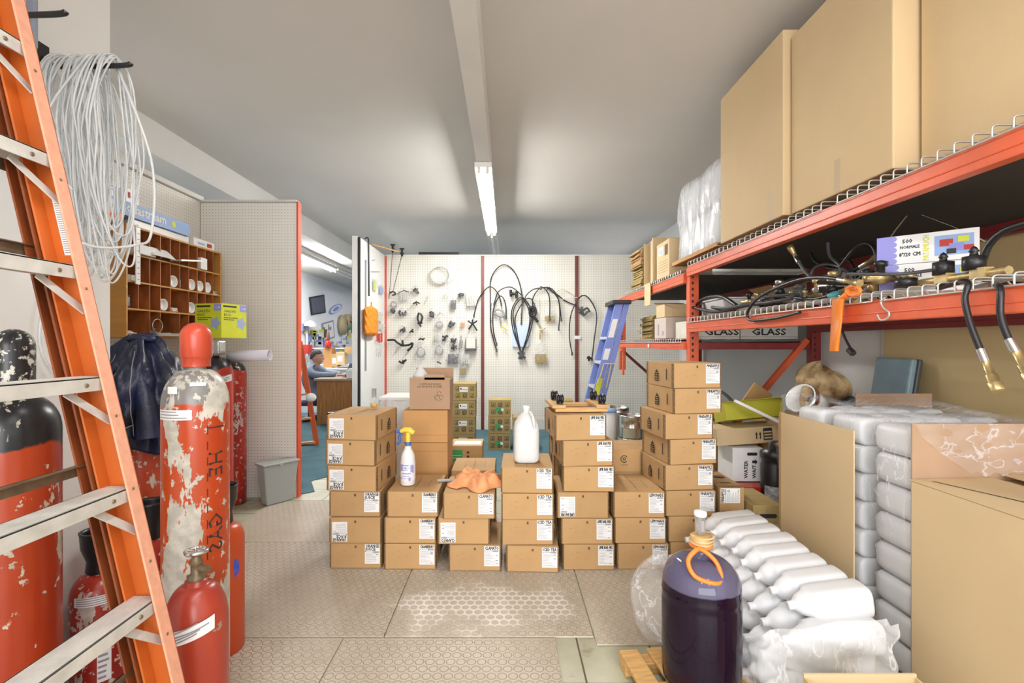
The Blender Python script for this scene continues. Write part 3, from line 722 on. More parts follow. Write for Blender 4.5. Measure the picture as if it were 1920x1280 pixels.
for k in range(24):
    z = zl0+.006+k*.0062; L = rr.uniform(.012, .034); mb.rectxz(xf(z)-.049, xf(z)-.049+L, z, z+.0022, LY-.0014, 1)
part('warning_sticker', mb, [paper, inkg], lad, world=True, label='white printed warning sticker')
part('top_cap', MB().box(xf(3.0)-.13, xf(3.0)+.02, .70, 1.38, 3.0, 3.05), ladm, lad, world=True, bevel=.008)
# ================================================================ gas cylinders
red1 = worn_paint('flaked_red_enamel', (.50, .070, .008), (.40, .040, .007), (.56, .53, .46), (.20, .19, .18), 1.085, .61, 5, .535, 1)
red2 = worn_paint('red_enamel_black_shoulder', (.46, .058, .008), (.30, .025, .007), (.52, .48, .38), (.012, .012, .014), .985, .635, 5, .615, 2)
red3 = worn_paint('dull_red_enamel', (.42, .055, .025), (.30, .03, .018), (.30, .22, .15), None, 0, .68, 5, .70, 5)
red4 = worn_paint('orange_red_enamel', (.54, .075, .014), (.42, .045, .011), (.40, .2, .12), None, 0, .69, 4, .74, 8)
red5 = worn_paint('scratched_red_enamel', (.42, .03, .012), (.28, .018, .012), (.55, .50, .44), None, 0, .58, 9, .60, 4)
red6 = worn_paint('red_enamel_dark_shoulder', (.52, .045, .012), (.42, .03, .012), (.45, .40, .36), (.012, .012, .016), 1.13, .66, 6, .68, 9)
redcap = mat('red_cap_paint', (.52, .065, .028), .3, var=.15, vs=6)
flake = worn_paint('flaked_black_enamel', (.012, .012, .014), (.02, .02, .02), (.62, .60, .52), None, 0, .56, 12, .60, 6)
def cyl_mb(r, zs, zt, rn=.032):
    prof = [(0, .004), (r*.93, 0), (r, .012)]
    for k in range(1, 12): prof.append((r, .012+(zs-.012)*k/11))
    for k in range(1, 11):
        a = k/10*PI/2; prof.append((rn+(r-rn)*math.cos(a), zs+(zt-zs)*math.sin(a)))
    return MB().lathe(prof+[(rn, zt+.012), (0, zt+.012)], 40)
def patch(mb, r, z0, z1, a0, a1, mi=0, skew=0, n=14):
    for k in range(n):
        u0, u1 = k/n, (k+1)/n; q0, q1 = a0+(a1-a0)*u0, a0+(a1-a0)*u1
        f = lambda q, z: (r*math.cos(q), r*math.sin(q), z)
        s0, s1 = skew*u0, skew*u1
        mb.add([f(q0, z0+s0), f(q1, z0+s1), f(q1, z1+s1), f(q0, z1+s0)], [(0, 1, 2, 3)], mi)
def facing(x, y): return math.atan2(-y, -x)      # angle on a cylinder at (x, y) that looks at the doorway side
def neckvalve(t, z, r=.02, wheel=True):
    part('valve', MB().lathe([(.024, z), (.026, z+.015), (.016, z+.02), (.016, z+.05), (.020, z+.055), (.012, z+.075), (.008, z+.085), (0, z+.085)], 16).tube([(.01, 0, z+.038), (.045, -.01, z+.038)], .012, 10), bronze, t)
    if wheel:
        mb = MB()
        vo = t.children[-1] if t.children else t
        for k in range(6): mb.tube([(0, 0, z+.092), (.024*math.cos(k*PI/3), .024*math.sin(k*PI/3), z+.092)], .005, 6)
        mb.tube([((.029+.003*math.cos(k*PI/3*6/6*1))*math.cos(k*PI/12), (.029)*math.sin(k*PI/12), z+.092) for k in range(24)], .007, 8, True)
        part('handwheel', mb, steel, vo)
def cup(t, z0, z1, r0=.045, r1=.062):
    prof = [(r0*.9, z0), (r0, z0+.01), (r0*.92, z0+(z1-z0)*.3), (r1*.95, z0+(z1-z0)*.62), (r1, z1-.01), (r1+.003, z1), (r1-.006, z1), (r1-.008, z1-.012), (r0*.8, z0+.03), (0, z0+.03)]
    part('valve_guard', MB().lathe(prof, 28), black, t, label='black cup shaped valve guard')
def plaque(t, r, z0, z1, a0, a1, skew=0, rows=4, m=paper, name='label', lab='white curved label'):
    mb = MB(); patch(mb, r+.0012, z0, z1, a0, a1, 0, skew)
    for k in range(rows):
        z = z0+(z1-z0)*(k+.6)/(rows+.4); patch(mb, r+.0018, z, z+(z1-z0)*.10/ max(1, rows/4), a0+(a1-a0)*.06, a0+(a1-a0)*random.uniform(.6, .94), 1, skew*.9)
    part(name, mb, [m, inkg], t, label=lab)
# far left tall one
x, y = -1.56, 1.52
t = thing('gas_cylinder', 'huge red gas cylinder with black shoulder and flaked black cap at the left edge', 'gas cylinder', (x, y, 0))
part('body', cyl_mb(.115, 1.02, 1.135), red2, t); part('cap', MB().lathe([(.052, 1.15), (.052, 1.29)]+[(.052*math.cos(k*PI/12), 1.29+.055*math.sin(k*PI/12)) for k in range(1, 6)]+[(0, 1.345)], 28), flake, t, label='black cap with white flaked spots')
# centre one
x, y = -1.13, 1.75
t = thing('gas_cylinder', 'tall red gas cylinder with red cap, large white paint chips and grey shoulder', 'gas cylinder', (x, y, 0))
part('body', cyl_mb(.107, 1.075, 1.205), red1, t)
part('cap', MB().lathe([(.046, 1.215), (.046, 1.243), (.049, 1.247), (.0515, 1.252), (.0515, 1.325)]+[(.0515*math.cos(k*PI/12), 1.325+.05*math.sin(k*PI/12)) for k in range(1, 6)]+[(0, 1.375)], 32), redcap, t)
f0 = facing(x, y)
plaque(t, .107, 1.035, 1.07, f0-1.35, f0-.12, .0, 3)
sm = MB()
for (a0, a1, z0, z1) in ((f0-.9, f0-.55, 1.125, 1.15),):
    k_ = (z0-1.075)/.13; patch(sm, .032+.075*math.cos(math.asin(min(1, k_)))+.004, z0, z1, a0, a1, 0)
part('sticker', sm, paper, t); sm = MB(); patch(sm, .096, 1.15, 1.163, f0-.2, f0+.3, 0); part('sticker', sm, paper, t)
def vtext(t, r, s, a, z, size, rot=True, m=ink, name='stencil'):
    """lettering wrapped on a cylinder, reading upwards"""
    vs, fs = glyphs(s, 'LEFT'); mb = MB(); out = []
    for u, v in vs:
        u *= size; v *= size
        if rot: ang = a+v/r*-1; zz = z-u
        else: ang = a+u/r; zz = z+v
        out.append((r*math.cos(ang), r*math.sin(ang), zz))
    mb.add(out, fs, 0); part(name, mb, m, t)
vtext(t, .1085, 'GAS', f0+.82, .70, .075); vtext(t, .1085, 'HE', f0+.82, .92, .075)
mb = MB()
for k in range(9): patch(mb, .1083, .98-k*.055, .98-k*.055+.03, f0+.30, f0+.33, 0, 0, 1)
patch(mb, .1083, 1.0, 1.004, f0+.3, f0+.9, 0)
part('stencil', mb, ink, t)
# short ones
def cylinder(px, d, r, zs, zt, m, lab, valve=None, cupz=None, lbl=None, cp=None):
    t = thing('gas_cylinder', lab, 'gas cylinder', (X(px, d), d, 0)); part('body', cyl_mb(r, zs, zt), m, t)
    if valve: neckvalve(t, zt+.012)
    if cupz: cup(t, zt-.004, cupz)
    f = facing(X(px, d), d)
    if lbl: plaque(t, r, *lbl[:2], f+lbl[2], f+lbl[3], lbl[4])
    return t
t = cylinder(368, 1.55, .092, .39, .525, red3, 'short dull red gas cylinder with a handwheel valve in front of the tall capped one', valve=1, lbl=(.37, .415, -.95, .55, .035))
t = cylinder(416, 2.03, .088, .47, .54, red4, 'orange red gas cylinder with blue chalk mark just right of the tall capped one', cupz=.70)
t.location.x = -1.205
f = facing(-1.2, 2.03); mb = MB(); rr = random.Random(8)
for k in range(16): a = f+.62+rr.uniform(-.12, .12); z = .36+rr.uniform(-.03, .03); patch(mb, .0888, z, z+.016, a, a+.1, 0, rr.uniform(-.01, .02), 2)
part('chalk_mark', mb, mat('blue_chalk', (.05, .10, .55), .9), t)
t = cylinder(188, 1.84, .092, .34, .43, red5, 'short scratched red cylinder with black cup and torn labels behind the ladder', cupz=.585, lbl=(.335, .37, -.9, .7, .0))
plaque(t, .092, .05, .22, facing(t.location.x, 1.84)-.1, facing(t.location.x, 1.84)+.35, 0, 8)
cylinder(150, 2.27, .088, .36, .46, red3, 'small red cylinder with dark valve cup glimpsed between ladder rail and left cylinder', cupz=.64)
cylinder(283, 2.10, .088, .36, .45, red5, 'small cylinder with black cup glimpsed below the dark jacket', cupz=.61)
t = cylinder(262, 2.36, .115, .98, 1.12, worn_paint('faded_red_enamel', (.60, .10, .035), (.45, .05, .02), (.62, .55, .45), None, 0, .60, 9, .66, 12), 'tall scuffed red cylinder draped with the dark leather jacket', valve=1)
t.location.x = -1.79
def tall(px, d, r, zt, m, lab, **k):
    return cylinder(px, d, r, zt-.11, zt, m, lab, **k)
t = tall(402, 3.2, .11, 1.205, red6, 'red gas cylinder with dark dome and white label band behind the tall capped one', lbl=(1.03, 1.075, -.2, 1.1, .02))
part('valve_block', MB().box(-.06, -.01, -.06, .03, 1.22, 1.32).box(.015, .06, -.05, .03, 1.225, 1.315).at((-.035, -.062, 1.27), rx=R(90)).lathe([(.02, 0), (.02, .008), (.012, .012), (0, .012)], 12), steel, t, bevel=.01)
t = tall(434, 3.91, .11, 1.15, worn_paint('chipped_red_enamel', (.48, .035, .015), (.30, .02, .015), (.60, .45, .42), (.012, .012, .014), 1.085, .60, 8, .60, 15), 'chipped red gas cylinder standing closest to the pegboard wing')
vtext(t, .111, 'VAC', facing(-2.2, 3.9)+.35, .78, .10)
# ================================================================ leather jacket
t = thing('leather_jacket', 'dark blue and black leather jacket draped over a tall red cylinder', 'jacket', (-1.79, 2.36, 0))
def jk(u, v):
    a = 2*PI*u; z = 1.33-.52*v
    r = .035+.125*min(1, v*2.6)**.7+.02*math.sin(PI*v)
    r += (.016+.02*v)*math.sin(5*a+1.3+2*v)+.012*math.sin(11*a-4*v)+.007*math.sin(19*a+9*v)+.006*math.sin(31*v+6*a)
    r = max(r, .022 if v < .3 else .125)
    return (r*math.cos(a)*1.0+.02*v, r*math.sin(a)*.95, z+(.035*math.sin(3*a+1) if v > .9 else 0)+.01*math.sin(4*a))
part('jacket_body', MB().grid(jk, 90, 46, 0, True, True), leather, t, solid=.004)
part('collar', MB().tube(spline([(-.03, -.04, 1.325), (.03, -.05, 1.33), (.06, .0, 1.32), (.02, .04, 1.335), (-.04, .02, 1.33)], 5), .02, 8, flat=.6), leather, t)
part('sleeve', MB().tube(spline([(-.06, -.11, 1.18), (-.13, -.13, 1.05), (-.15, -.15, .90), (-.12, -.15, .80)], 6), [.03+.028*k/18 for k in range(19)], 12), leather, t)
part('sleeve', MB().tube(spline([(.07, -.11, 1.16), (.12, -.13, 1.0), (.14, -.14, .86)], 6), [.03+.025*k/12 for k in range(13)], 12), leather, t)
seam = MB()
for a in (-2.2, -1.75, -1.2): seam.tube([tuple(Vector(jk((a/(2*PI)) % 1, v))*1.0+Vector((0, -.006, 0))) for v in [k/20 for k in range(3, 19)]], .0022, 5)
seam.tube([tuple(Vector(jk(((-2.1+.9*k/12)/(2*PI)) % 1, .92-.12*k/12))+Vector((0, -.007, 0))) for k in range(13)], .0025, 5)
part('piping', seam, grey, t)
# ================================================================ grey wastebasket
t = thing('wastebasket', 'slim light grey plastic wastebasket in front of the pegboard wing', 'wastebasket', (X(494, 3.75), 3.76, .010), R(52))
gr = mat('grey_green_plastic', (.40, .43, .42), .45, var=.03, vs=3)
part('bin_body', MB().hexa([(.03, .015, 0), (.25, .015, 0), (.25, .115, 0), (.03, .115, 0)], [(.0, 0, .315), (.285, 0, .315), (.285, .14, .315), (0, .14, .315)]), gr, t, bevel=.012)
part('rim', MB().box(-.008, .293, -.008, .148, .315, .330).box(.12, .15, -.013, .0, .300, .328), gr, t, bevel=.005)
# ================================================================ pigeonhole cabinet
cx0, cx1, cy0, cy1, cz0, cz1 = -2.575, -2.28, 2.88, 3.84, 1.335, 2.02
t = thing('pigeonhole_cabinet', 'orange brown wooden pigeonhole cabinet on the left pegboard', 'cabinet', (cx0, cy0, cz0))
mb = MB().box(cx0, cx1, cy0, cy0+.012, cz0, cz1).box(cx0, cx1, cy1-.012, cy1, cz0, cz1).box(cx0, cx1, cy0+.012, cy1-.012, cz0, cz0+.012).box(cx0, cx1, cy0+.012, cy1-.012, cz1-.012, cz1)
part('case', mb, cubw, t, world=True)
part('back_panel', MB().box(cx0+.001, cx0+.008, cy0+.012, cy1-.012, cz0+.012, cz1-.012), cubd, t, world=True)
rh = (cz1-cz0-.012)/4
for k in (1, 2, 3): part('shelf', MB().box(cx0+.008, cx1-.002, cy0+.012, cy1-.012, cz0+rh*k, cz0+rh*k+.010), cubw, t, world=True)
cw = (cy1-cy0-.012)/10
cols_ = {3: range(1, 10), 2: range(1, 10), 1: (1, 2, 3, 4, 6, 7, 8, 9), 0: (2, 3, 5, 6, 8)}
for r_, cs in cols_.items():
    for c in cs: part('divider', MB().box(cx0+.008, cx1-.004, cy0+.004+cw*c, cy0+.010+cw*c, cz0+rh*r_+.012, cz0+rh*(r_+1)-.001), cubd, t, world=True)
def cell(r_, c, dx=.06): return (cx1-dx, cy0+cw*(c+.5), cz0+rh*r_+.0125)
cupmb = MB().at(ry=R(90)).lathe([(.0, 0), (.036, 0), (.040, .03), (.040, .065), (.036, .065), (.034, .045), (0, .045)], 20)
cup0 = None
names = {4: 'fifth', 5: 'sixth', 6: 'seventh', 7: 'eighth', 8: 'ninth', 3: 'fourth', 9: 'tenth'}
for r_, c in ((2, 4), (2, 6), (2, 7), (2, 8), (1, 3), (1, 6)):
    l = cell(r_, c, .075); l = (l[0], l[1], l[2]+.041); lab = 'small white round cup in the %s compartment of the %s cabinet row' % (names[c], {2: 'second', 1: 'third'}[r_])
    if cup0: dup(cup0, l, 0, lab)
    else: cup0 = solo('plastic_cup', cupmb, white, lab, 'cup', l, group='white cups in the cabinet')
def spool(l, lab):
    t = thing('wire_spool', lab, 'spool', l)
    part('spool_core', MB().lathe([(0, 0), (.032, 0), (.032, .006), (.022, .008), (.022, .07), (.032, .072), (.032, .078), (0, .078)], 20), clear, t)
    part('winding', MB().lathe([(.0225, .01), (.028, .014), (.028, .064), (.0225, .068)], 20), inkg, t)
spool(cell(2, 5), 'small clear spool in the second row of the cabinet')
spool(cell(1, 0, .05), 'clear spool in the first compartment of the third row')
def smallbox(w_, d_, h_, m, lab, loc, rz=0, name='small_box', cat='box', marks=None, mats=None, group=None):
    mb = MB().box(-w_/2, w_/2, -d_/2, d_/2, 0, h_)
    if marks: marks(mb)
    return solo(name, mb, mats or m, lab, cat, loc, R(rz), group=group, bevel=.002)
smallbox(.08, .07, .03, white, 'small white box with red print below the clear spool in the cabinet', cell(1, 0, .16), mats=[white, inkred], marks=lambda mb: mb.box(.0402, .041, -.02, .02, .005, .02, 1))
smallbox(.13, .15, .058, paper, 'white folded carton in the top cabinet row, first from the left', (cx1-.045, cy0+cw*1.55, cz0+rh*3+.0125), 4)
mb = MB().add([(0, -.10, 0), (0, .10, 0), (.05, .10, .07), (.05, -.10, .07), (.11, -.10, .01), (.11, .10, .01)], [(0, 1, 2, 3), (3, 2, 5, 4), (0, 3, 4), (1, 5, 2)])
solo('paper_wedge', mb, paper, 'white triangular folded card sticking out of the top cabinet row', 'card', (cx1-.075, cy0+cw*3.0, cz0+rh*3+.014), solid=.003)
mb = MB()
for k in range(12): mb.box(0, .12, k*.021, k*.021+.008, 0, .006)
mb.box(-.005, .005, -.005, .26, -.002, .009).box(.115, .125, -.005, .26, -.002, .009)
mb2 = MB(); mb2.v = [Matrix.Rotation(R(8), 4, 'X') @ v for v in mb.v]; mb2.f, mb2.mi, mb2.sm = mb.f, mb.mi, mb.sm
solo('vent_grille', mb2, alu, 'slotted metal grille leaning out of the top cabinet row', 'grille', (cx1-.055, cy0+cw*4.15, cz0+rh*3+.022))
smallbox(.09, .075, .085, paper, 'white square box right of the slotted grille in the cabinet', (cx1-.03, cy0+cw*7.6, cz0+rh*3+.0125))
for c, lab in ((.35, 'left'), (.75, 'right')): smallbox(.05, .032, .035, offw, 'tiny cream block in the first compartment of the second row, %s one' % lab, (cx1-.04, cy0+cw*c+.005, cz0+rh*2+.0125))
for r_, c, n_, lab in ((1, 4.6, 5, 'third row of the cabinet, middle'), (1, 7, 4, 'third row of the cabinet, eighth compartment'), (2, 9.4, 4, 'last compartment of the second row'), (0, .55, 5, 'bottom left corner of the cabinet')):
    mb = MB(); rr = random.Random(int(c*9))
    for k in range(n_): mb.at((rr.uniform(-.01, .01), rr.uniform(-.015, .015), k*.006), rz=rr.uniform(-.4, .4)).box(-.04, .04, -.03, .03, 0, .005)
    mb.M = Matrix(); l = cell(r_, c, .07); solo('paper_slips', mb, paper, 'loose white paper slips in the %s' % lab, 'paper', (l[0], cy0+cw*c+.02, l[2]))
t2 = thing('measuring_cup', 'clear ring handled measuring cup in the bottom row of the cabinet', 'cup', cell(0, 2.3, .05))
part('cup_body', MB().lathe([(0, .003), (.03, .003), (.035, .05), (.032, .05), (.028, .008), (0, .008)], 18), clear, t2)
part('ring', MB().tube([(.045, .045*math.cos(q*PI/8), .065+.045*math.sin(q*PI/8)) for q in range(16)], .004, 6, True), steel, t2)
solo('white_tray', MB().box(-.06, .09, -.09, .09, 0, .008).box(-.06, .09, -.09, -.085, .008, .02).box(-.06, .09, .085, .09, .008, .02), white, 'white shallow tray on the bottom shelf under the ring handled cup', 'tray', (cx1-.02, cy0+cw*3.9, cz0+.0125))
t = thing('spirit_level', 'white vertical plastic strip hanging on the front left of the cabinet', 'strip', (cx1+.012, cy0+.07, 1.66))
part('strip', MB().box(0, .008, -.018, .018, 0, .35), white, t, bevel=.002)
mb = MB()
for k in range(9): mb.box(.008, .009, -.008, .008, .03+k*.035, .034+k*.035)
part('scale_marks', mb, inkg, t); part('hook', MB().tube([(.004, 0, .35), (.004, 0, .365), (-.03, 0, .362)], .002, 6), steel, t)
# boxes on top of the cabinet
def soda(mb):
    mb.at((.071, 0, 0), rz=R(90)).bold('sodastream', .080, .04, .026, -.0008, 1)
    for k, s_ in ((-.30, .018), (-.27, .024), (-.23, .018)): mb.at((.0715, k+.02, .05), ry=R(90)).lathe([(s_, 0), (0, .0005)], 16, 1)
    mb.at((.0718, .30, .045), ry=R(90)).lathe([(.022, 0), (0, .0005)], 12, 2); mb.M = Matrix()
mb = MB().box(-.07, .07, -.47, .47, 0, .085, 0); soda(mb)
b1 = thing('sparkling_water_box', 'long light blue box with white lettering on top of the pigeonhole cabinet', 'box', (-2.37, 3.02, 2.075))
part('carton', mb, [lblue, paper, lime], b1, bevel=.002)
smallbox(.16, .20, .052, mats=[orange, inkred], m=None, lab='low orange box under the blue box on the cabinet', loc=(-2.37, 2.76, 2.021), marks=lambda mb: mb.box(.0802, .081, -.05, .05, .01, .035, 1))
smallbox(.16, .52, .052, white, 'low white box supporting the blue box on the cabinet', (-2.40, 3.25, 2.021))
def gun(mb):
    mb.at((.061, 0, 0), rz=R(90)).rectxz(-.10, .06, .05, .055, -.001, 1).rectxz(-.05, .05, .065, .075, -.001, 2).rectxz(.09, .13, .04, .075, -.001, 3).rectxz(.12, .14, .03, .06, -.001, 1); mb.M = Matrix()
smallbox(.12, .36, .10, None, 'white flat box with red tool picture on top of the blue box', (-2.40, 2.88, 2.161), mats=[white, inkg, lblue, inkred], marks=gun)
smallbox(.12, .25, .06, None, 'white box with small red picture at the right end of the cabinet top', (-2.36, 3.66, 2.021), mats=[white, inkg, lblue, inkred], marks=lambda mb: mb.box(.0602, .061, .03, .09, .015, .045, 3).box(.0602, .061, -.08, -.0, .02, .035, 2))
smallbox(.10, .30, .05, lblue, 'blue striped box at the near end above the cabinet', (-2.44, 2.55+.13, 2.262), mats=[lblue, paper], marks=lambda mb: [mb.box(.0502, .051, -.14, .14, z, z+.005, 1) for z in (.01, .02, .03)] and None)
mb = MB().box(0, .012, 0, .02, 0, .16).box(0, .10, 0, .02, .15, .165)
solo('shelf_bracket', mb, white, 'white shelf bracket on the pegboard under the cabinet', 'bracket', (-2.575, 2.98, 1.165))
solo('green_bottle', MB().lathe([(0, 0), (.03, 0), (.03, .09), (.012, .13), (.012, .16), (0, .16)], 16), mat('green_glass', (.01, .18, .06), .15), 'green bottle standing between jacket and cabinet', 'bottle', (-2.30, 3.55, 1.15))
solo('pegboard_shelf', MB().box(0, .33, 0, .2, 0, .012), offw, 'narrow cream shelf under the cabinet holding the green bottle', 'shelf', (-2.575, 3.45, 1.137))
# yellow green boxes above the cylinders
t = thing('garbage_bag_box', 'yellow green printed bag box standing above the cylinder valves', 'box', (X(415, 3.38), 3.38, 1.336), R(75.6))
mb = MB().box(-.11, .11, -.11, .11, 0, .235, 0)
for rz in (0, -90):
    mb.at((0, 0, 0), rz=R(rz)); y = -.1108
    mb.rectxz(-.095, .02, .210, .222, y, 1).text('GARDEN', .026, -.09, .175, y, 1, 'LEFT').text('BAGS', .026, -.09, .150, y, 1, 'LEFT').rectxz(-.09, .03, .135, .140, y, 1).rectxz(-.09, .0, .122, .127, y, 1)
    mb.rectxz(.05, .11, .185, .23, y, 2).text('1-8', .03, .08, .197, y-.0006, 4)
    for k in range(5):
        a = k*1.25; mb.add([(.06, y, .10), (.06+.05*math.cos(a), y, .10+.05*math.sin(a)), (.06+.032*math.cos(a+.6), y, .10+.03*math.sin(a+.6)), (.06+.05*math.cos(a+1.25), y, .10+.05*math.sin(a+1.25))], [(0, 1, 2, 3)], 3)
mb.M = Matrix()
part('carton', mb, [lime, ink, violet, mat('pale_blue_print', (.35, .42, .62), .5), paper], t)
mb = MB(); r0, r1 = .037, .032; n = 28
L = .36; mb.at((X(430, 3.29), 3.29, 1.207), rz=R(-4), ry=R(90-2)); mb.lathe([(r1, 0), (r0, 0), (r0, L*.8), (r1, L*.8), (r1, 0)], n); mb.M = Matrix()
o = solo('cardboard_tube', mb, [mat('lilac_white_tube', (.66, .63, .70), .6)], 'pale cardboard tube with open end lying across the cylinder tops', 'tube', (X(430, 3.29), 3.29, 1.207), world=True)
# ================================================================ hooks and the hank of tubing on the left wall
def hook(yy, z, lab):
    t = thing('wall_hook', lab, 'hook', (-1.70, yy, z))
    part('plate', MB().box(0, .006, -.02, .02, -.05, .08), black, t)
    part('arm', MB().tube(spline([(.003, 0, .03), (.05, 0, .0), (.22, 0, 0), (.31, 0, .004), (.325, 0, .012)], 6), [.008]*6+[.009]*18+[.006], 10), black, t)
hook(1.76, 2.315, 'black wall hook carrying the hank of clear tubing')
hook(1.50, 2.325, 'bare black wall hook nearest the top left corner')
mb = MB(); rr = random.Random(11)
for k in range(46):
    xo = rr.uniform(-1.665, -1.435); top = 2.336+rr.uniform(0, .02); bot = 1.62+rr.uniform(-.10, .14); wd = rr.uniform(.055, .12); tw = rr.uniform(-.25, .35); sk = rr.uniform(-.03, .05)
    pts = []
    for j in range(24):
        a = 2*PI*j/24; yy = wd*math.sin(a)*(1.0 if math.cos(a) > 0 else .85); zz = (top+bot)/2+(top-bot)/2*math.cos(a)
        q = (top-zz)/(top-bot); pts.append((xo+tw*yy+sk*q*1.4+.012*math.sin(3*a+k), 1.76+yy, zz))
    mb.tube(spline(pts, 2, True), .0033, 6, True)
mb.tube(spline([(-1.50, 1.72, 2.33), (-1.55, 1.63, 2.1), (-1.56, 1.62, 1.95), (-1.50, 1.66, 1.83)], 6), .004, 6)
mb.tube(spline([(-1.44, 1.78, 2.32), (-1.36, 1.84, 2.0), (-1.345, 1.82, 1.72), (-1.36, 1.76, 1.66), (-1.45, 1.7, 1.64), (-1.55, 1.7, 1.68)], 8), .0045, 8)
solo('hank_of_tubing', mb, tubem, 'big hank of clear plastic tubing hanging from the black wall hook', 'tubing', (-1.55, 1.76, 1.6), world=True)
solo('tube_end', MB().tube(spline([(-1.69, 1.76, 1.48), (-1.69, 1.74, 1.3), (-1.688, 1.80, 1.18), (-1.688, 1.9, 1.12), (-1.685, 2.0, 1.14)], 6), .004, 6), tubem, 'single loose clear tube hanging low against the white wall', 'tubing', (-1.69, 1.76, 1.2), world=True)
solo('wall_rail', MB().box(-1.699, -1.685, 1.70, 1.728, 2.36, 3.1).box(-1.685, -1.675, 1.705, 1.712, 2.36, 3.1), mat('blue_grey_metal', (.45, .50, .62), .35, .6), 'blue grey metal rail running up the white wall above the tubing', 'rail', (-1.69, 1.71, 2.36), world=True)
solo('wooden_board', MB().box(-1.699, -1.68, 1.58, 1.66, 2.37, 2.56), cubw, 'small wooden board on the white wall left of the tubing top', 'board', (-1.69, 1.62, 2.37), world=True)
# ================================================================ on the upper shelf
SU = ZU1+.078; SUF = 1.877+.050
def bigcarton(x, y0, y1, dp, z0, z1, lab, m=cartonlt, group='giant cartons on the upper shelf'):
    mb = MB().box(0, dp, 0, y1-y0, 0, z1-z0)
    t = thing('cardboard_carton', lab, 'cardboard box', (x, y0, z0), group=group)
    part('carton', mb, m, t, bevel=.006)
    return t
t = bigcarton(1.50, 2.60, 3.36, .75, SU, 3.0, 'giant tan carton at the far end of the upper shelf beside the wrapped bale')
part('tape', MB().box(-.0006, 0, .10, .14, .005, .17), mat('brown_tape', (.52, .39, .24), .6), t, label='strip of clear brown tape')
t = bigcarton(1.535, 1.905, 2.585, .75, SU, 2.945, 'giant tan carton in the middle of the upper shelf')
part('tape', MB().box(-.0006, 0, .30, .34, .005, .16), MATS['brown_tape'], t, label='strip of clear brown tape')
bigcarton(1.632, 1.15, 1.89, .75, SU, 2.95, 'giant tan carton set back at the near right end of the upper shelf')
# wrapped bale of white jugs/pots
t = thing('wrapped_bale', 'bale of white foam packs in crinkled plastic on the upper shelf', 'bale', (1.52, 3.42, SU+.02))
k_ = 0
mb = MB()
for iy in range(2):
    for iz in range(2):
        part('foam_pack', MB().box(.02, .55, .02+iy*.42, .42+iy*.42, .02+iz*.30, .31+iz*.30), styro, t, bevel=.05)
def wr(u, v):
    a = 2*PI*u; e = 6; c, s_ = math.cos(a), math.sin(a); m_ = (abs(c)**e+abs(s_)**e)**(-1/e)
    f = 1+.03*math.sin(13*a+3*v)*math.sin(9*v+a)+.015*math.sin(37*a)
    q = 1 if v < .8 else math.sqrt(max(0, 1-((v-.8)/.2)**2))*.9+.1
    return (.29+.30*c*m_*f*q, .44+.46*s_*m_*f*q, .0+.66*min(1, v*1.06)+.02*math.sin(5*a+8*v))
part('plastic_wrap', MB().grid(wr, 120, 30, 0, True, True), wraph, t)
solo('cardboard_tray', MB().box(-.02, .6, 0, .92, 0, .006).box(-.02, -.014, 0, .92, .006, .03), cartonor, 'flat brown cardboard tray under the wrapped bale', 'tray', (1.52, 3.42, SU))
# far bay, upper level
def lines(mb):
    mb.at((0, 0, 0), rz=R(-90))
    mb.rectxz(-.30, -.17, .22, .30, -.001, 3).rectxz(-.28, -.19, .24, .245, -.002, 2).rectxz(-.28, -.19, .26, .265, -.002, 2).rectxz(-.12, -.03, .2, .3, -.001, 1)
    for k in range(5): mb.rectxz(-.30, -.03, .05+k*.025, .053+k*.025, -.001, 1)
    mb.M = Matrix()
plainbox(.4, .36, .34, cartonlt, 'beige printed carton beside the wrapped bale on the far upper shelf', (1.50, 4.42, SUF), marks=lines, mats=[cartonlt, inkb, ink, paper])
t = thing('opened_carton', 'tall opened brown carton standing on end on the far upper shelf', 'cardboard box', (1.49, 4.86, SUF))
mb = MB().box(0, .4, 0, .008, 0, .44).box(0, .4, .32, .328, 0, .44).box(.39, .398, .008, .32, 0, .44).box(.008, .39, .008, .32, 0, .006)
part('shell', mb, cartonlt, t); part('flap', MB().at((0, .328, .44), rx=R(-35)).box(0, .4, 0, .2, 0, .006), cartonlt, t); part('flap', MB().at((0, .0, 0), rz=R(78)).box(0, .25, 0, .006, 0, .44), cartonlt, t)
part('hanging_flap', MB().at((-.038, -.02, 0)).box(0, .006, 0, .20, -.24, -.02), cartonlt, t)
def flats(n, w_, d_, loc, lab, th=.012, seed=1, m=cartonol, rz=0):
    rr = random.Random(seed); src = None
    for k in range(n):
        l = (loc[0]+rr.uniform(-.02, .02), loc[1]+rr.uniform(-.015, .015), loc[2]+k*(th+.0004))
        lb = '%s, %s' % (lab, ('bottom sheet' if k == 0 else 'top sheet' if k == n-1 else 'one of the inner sheets'))
        if src: dup(src, l, R(rz+rr.uniform(-3, 3)), lb)
        else:
            mb = MB().box(0, w_, 0, d_, 0, th*.42).box(.006, w_-.004, .004, d_-.003, th*.5, th*.95).box(0, .012, 0, d_, th*.35, th*.6)
            src = solo('flattened_carton', mb, m, lb, 'flattened carton', l, R(rz), group=lab)
flats(15, .42, .38, (1.50, 5.32, SUF), 'flattened cartons stacked on the far upper shelf', .0165, 3, cartonol)
flats(8, .42, .40, (1.48, 5.31, SUF+.250), 'looser flattened cartons on top of the far upper pile', .022, 5, carton)
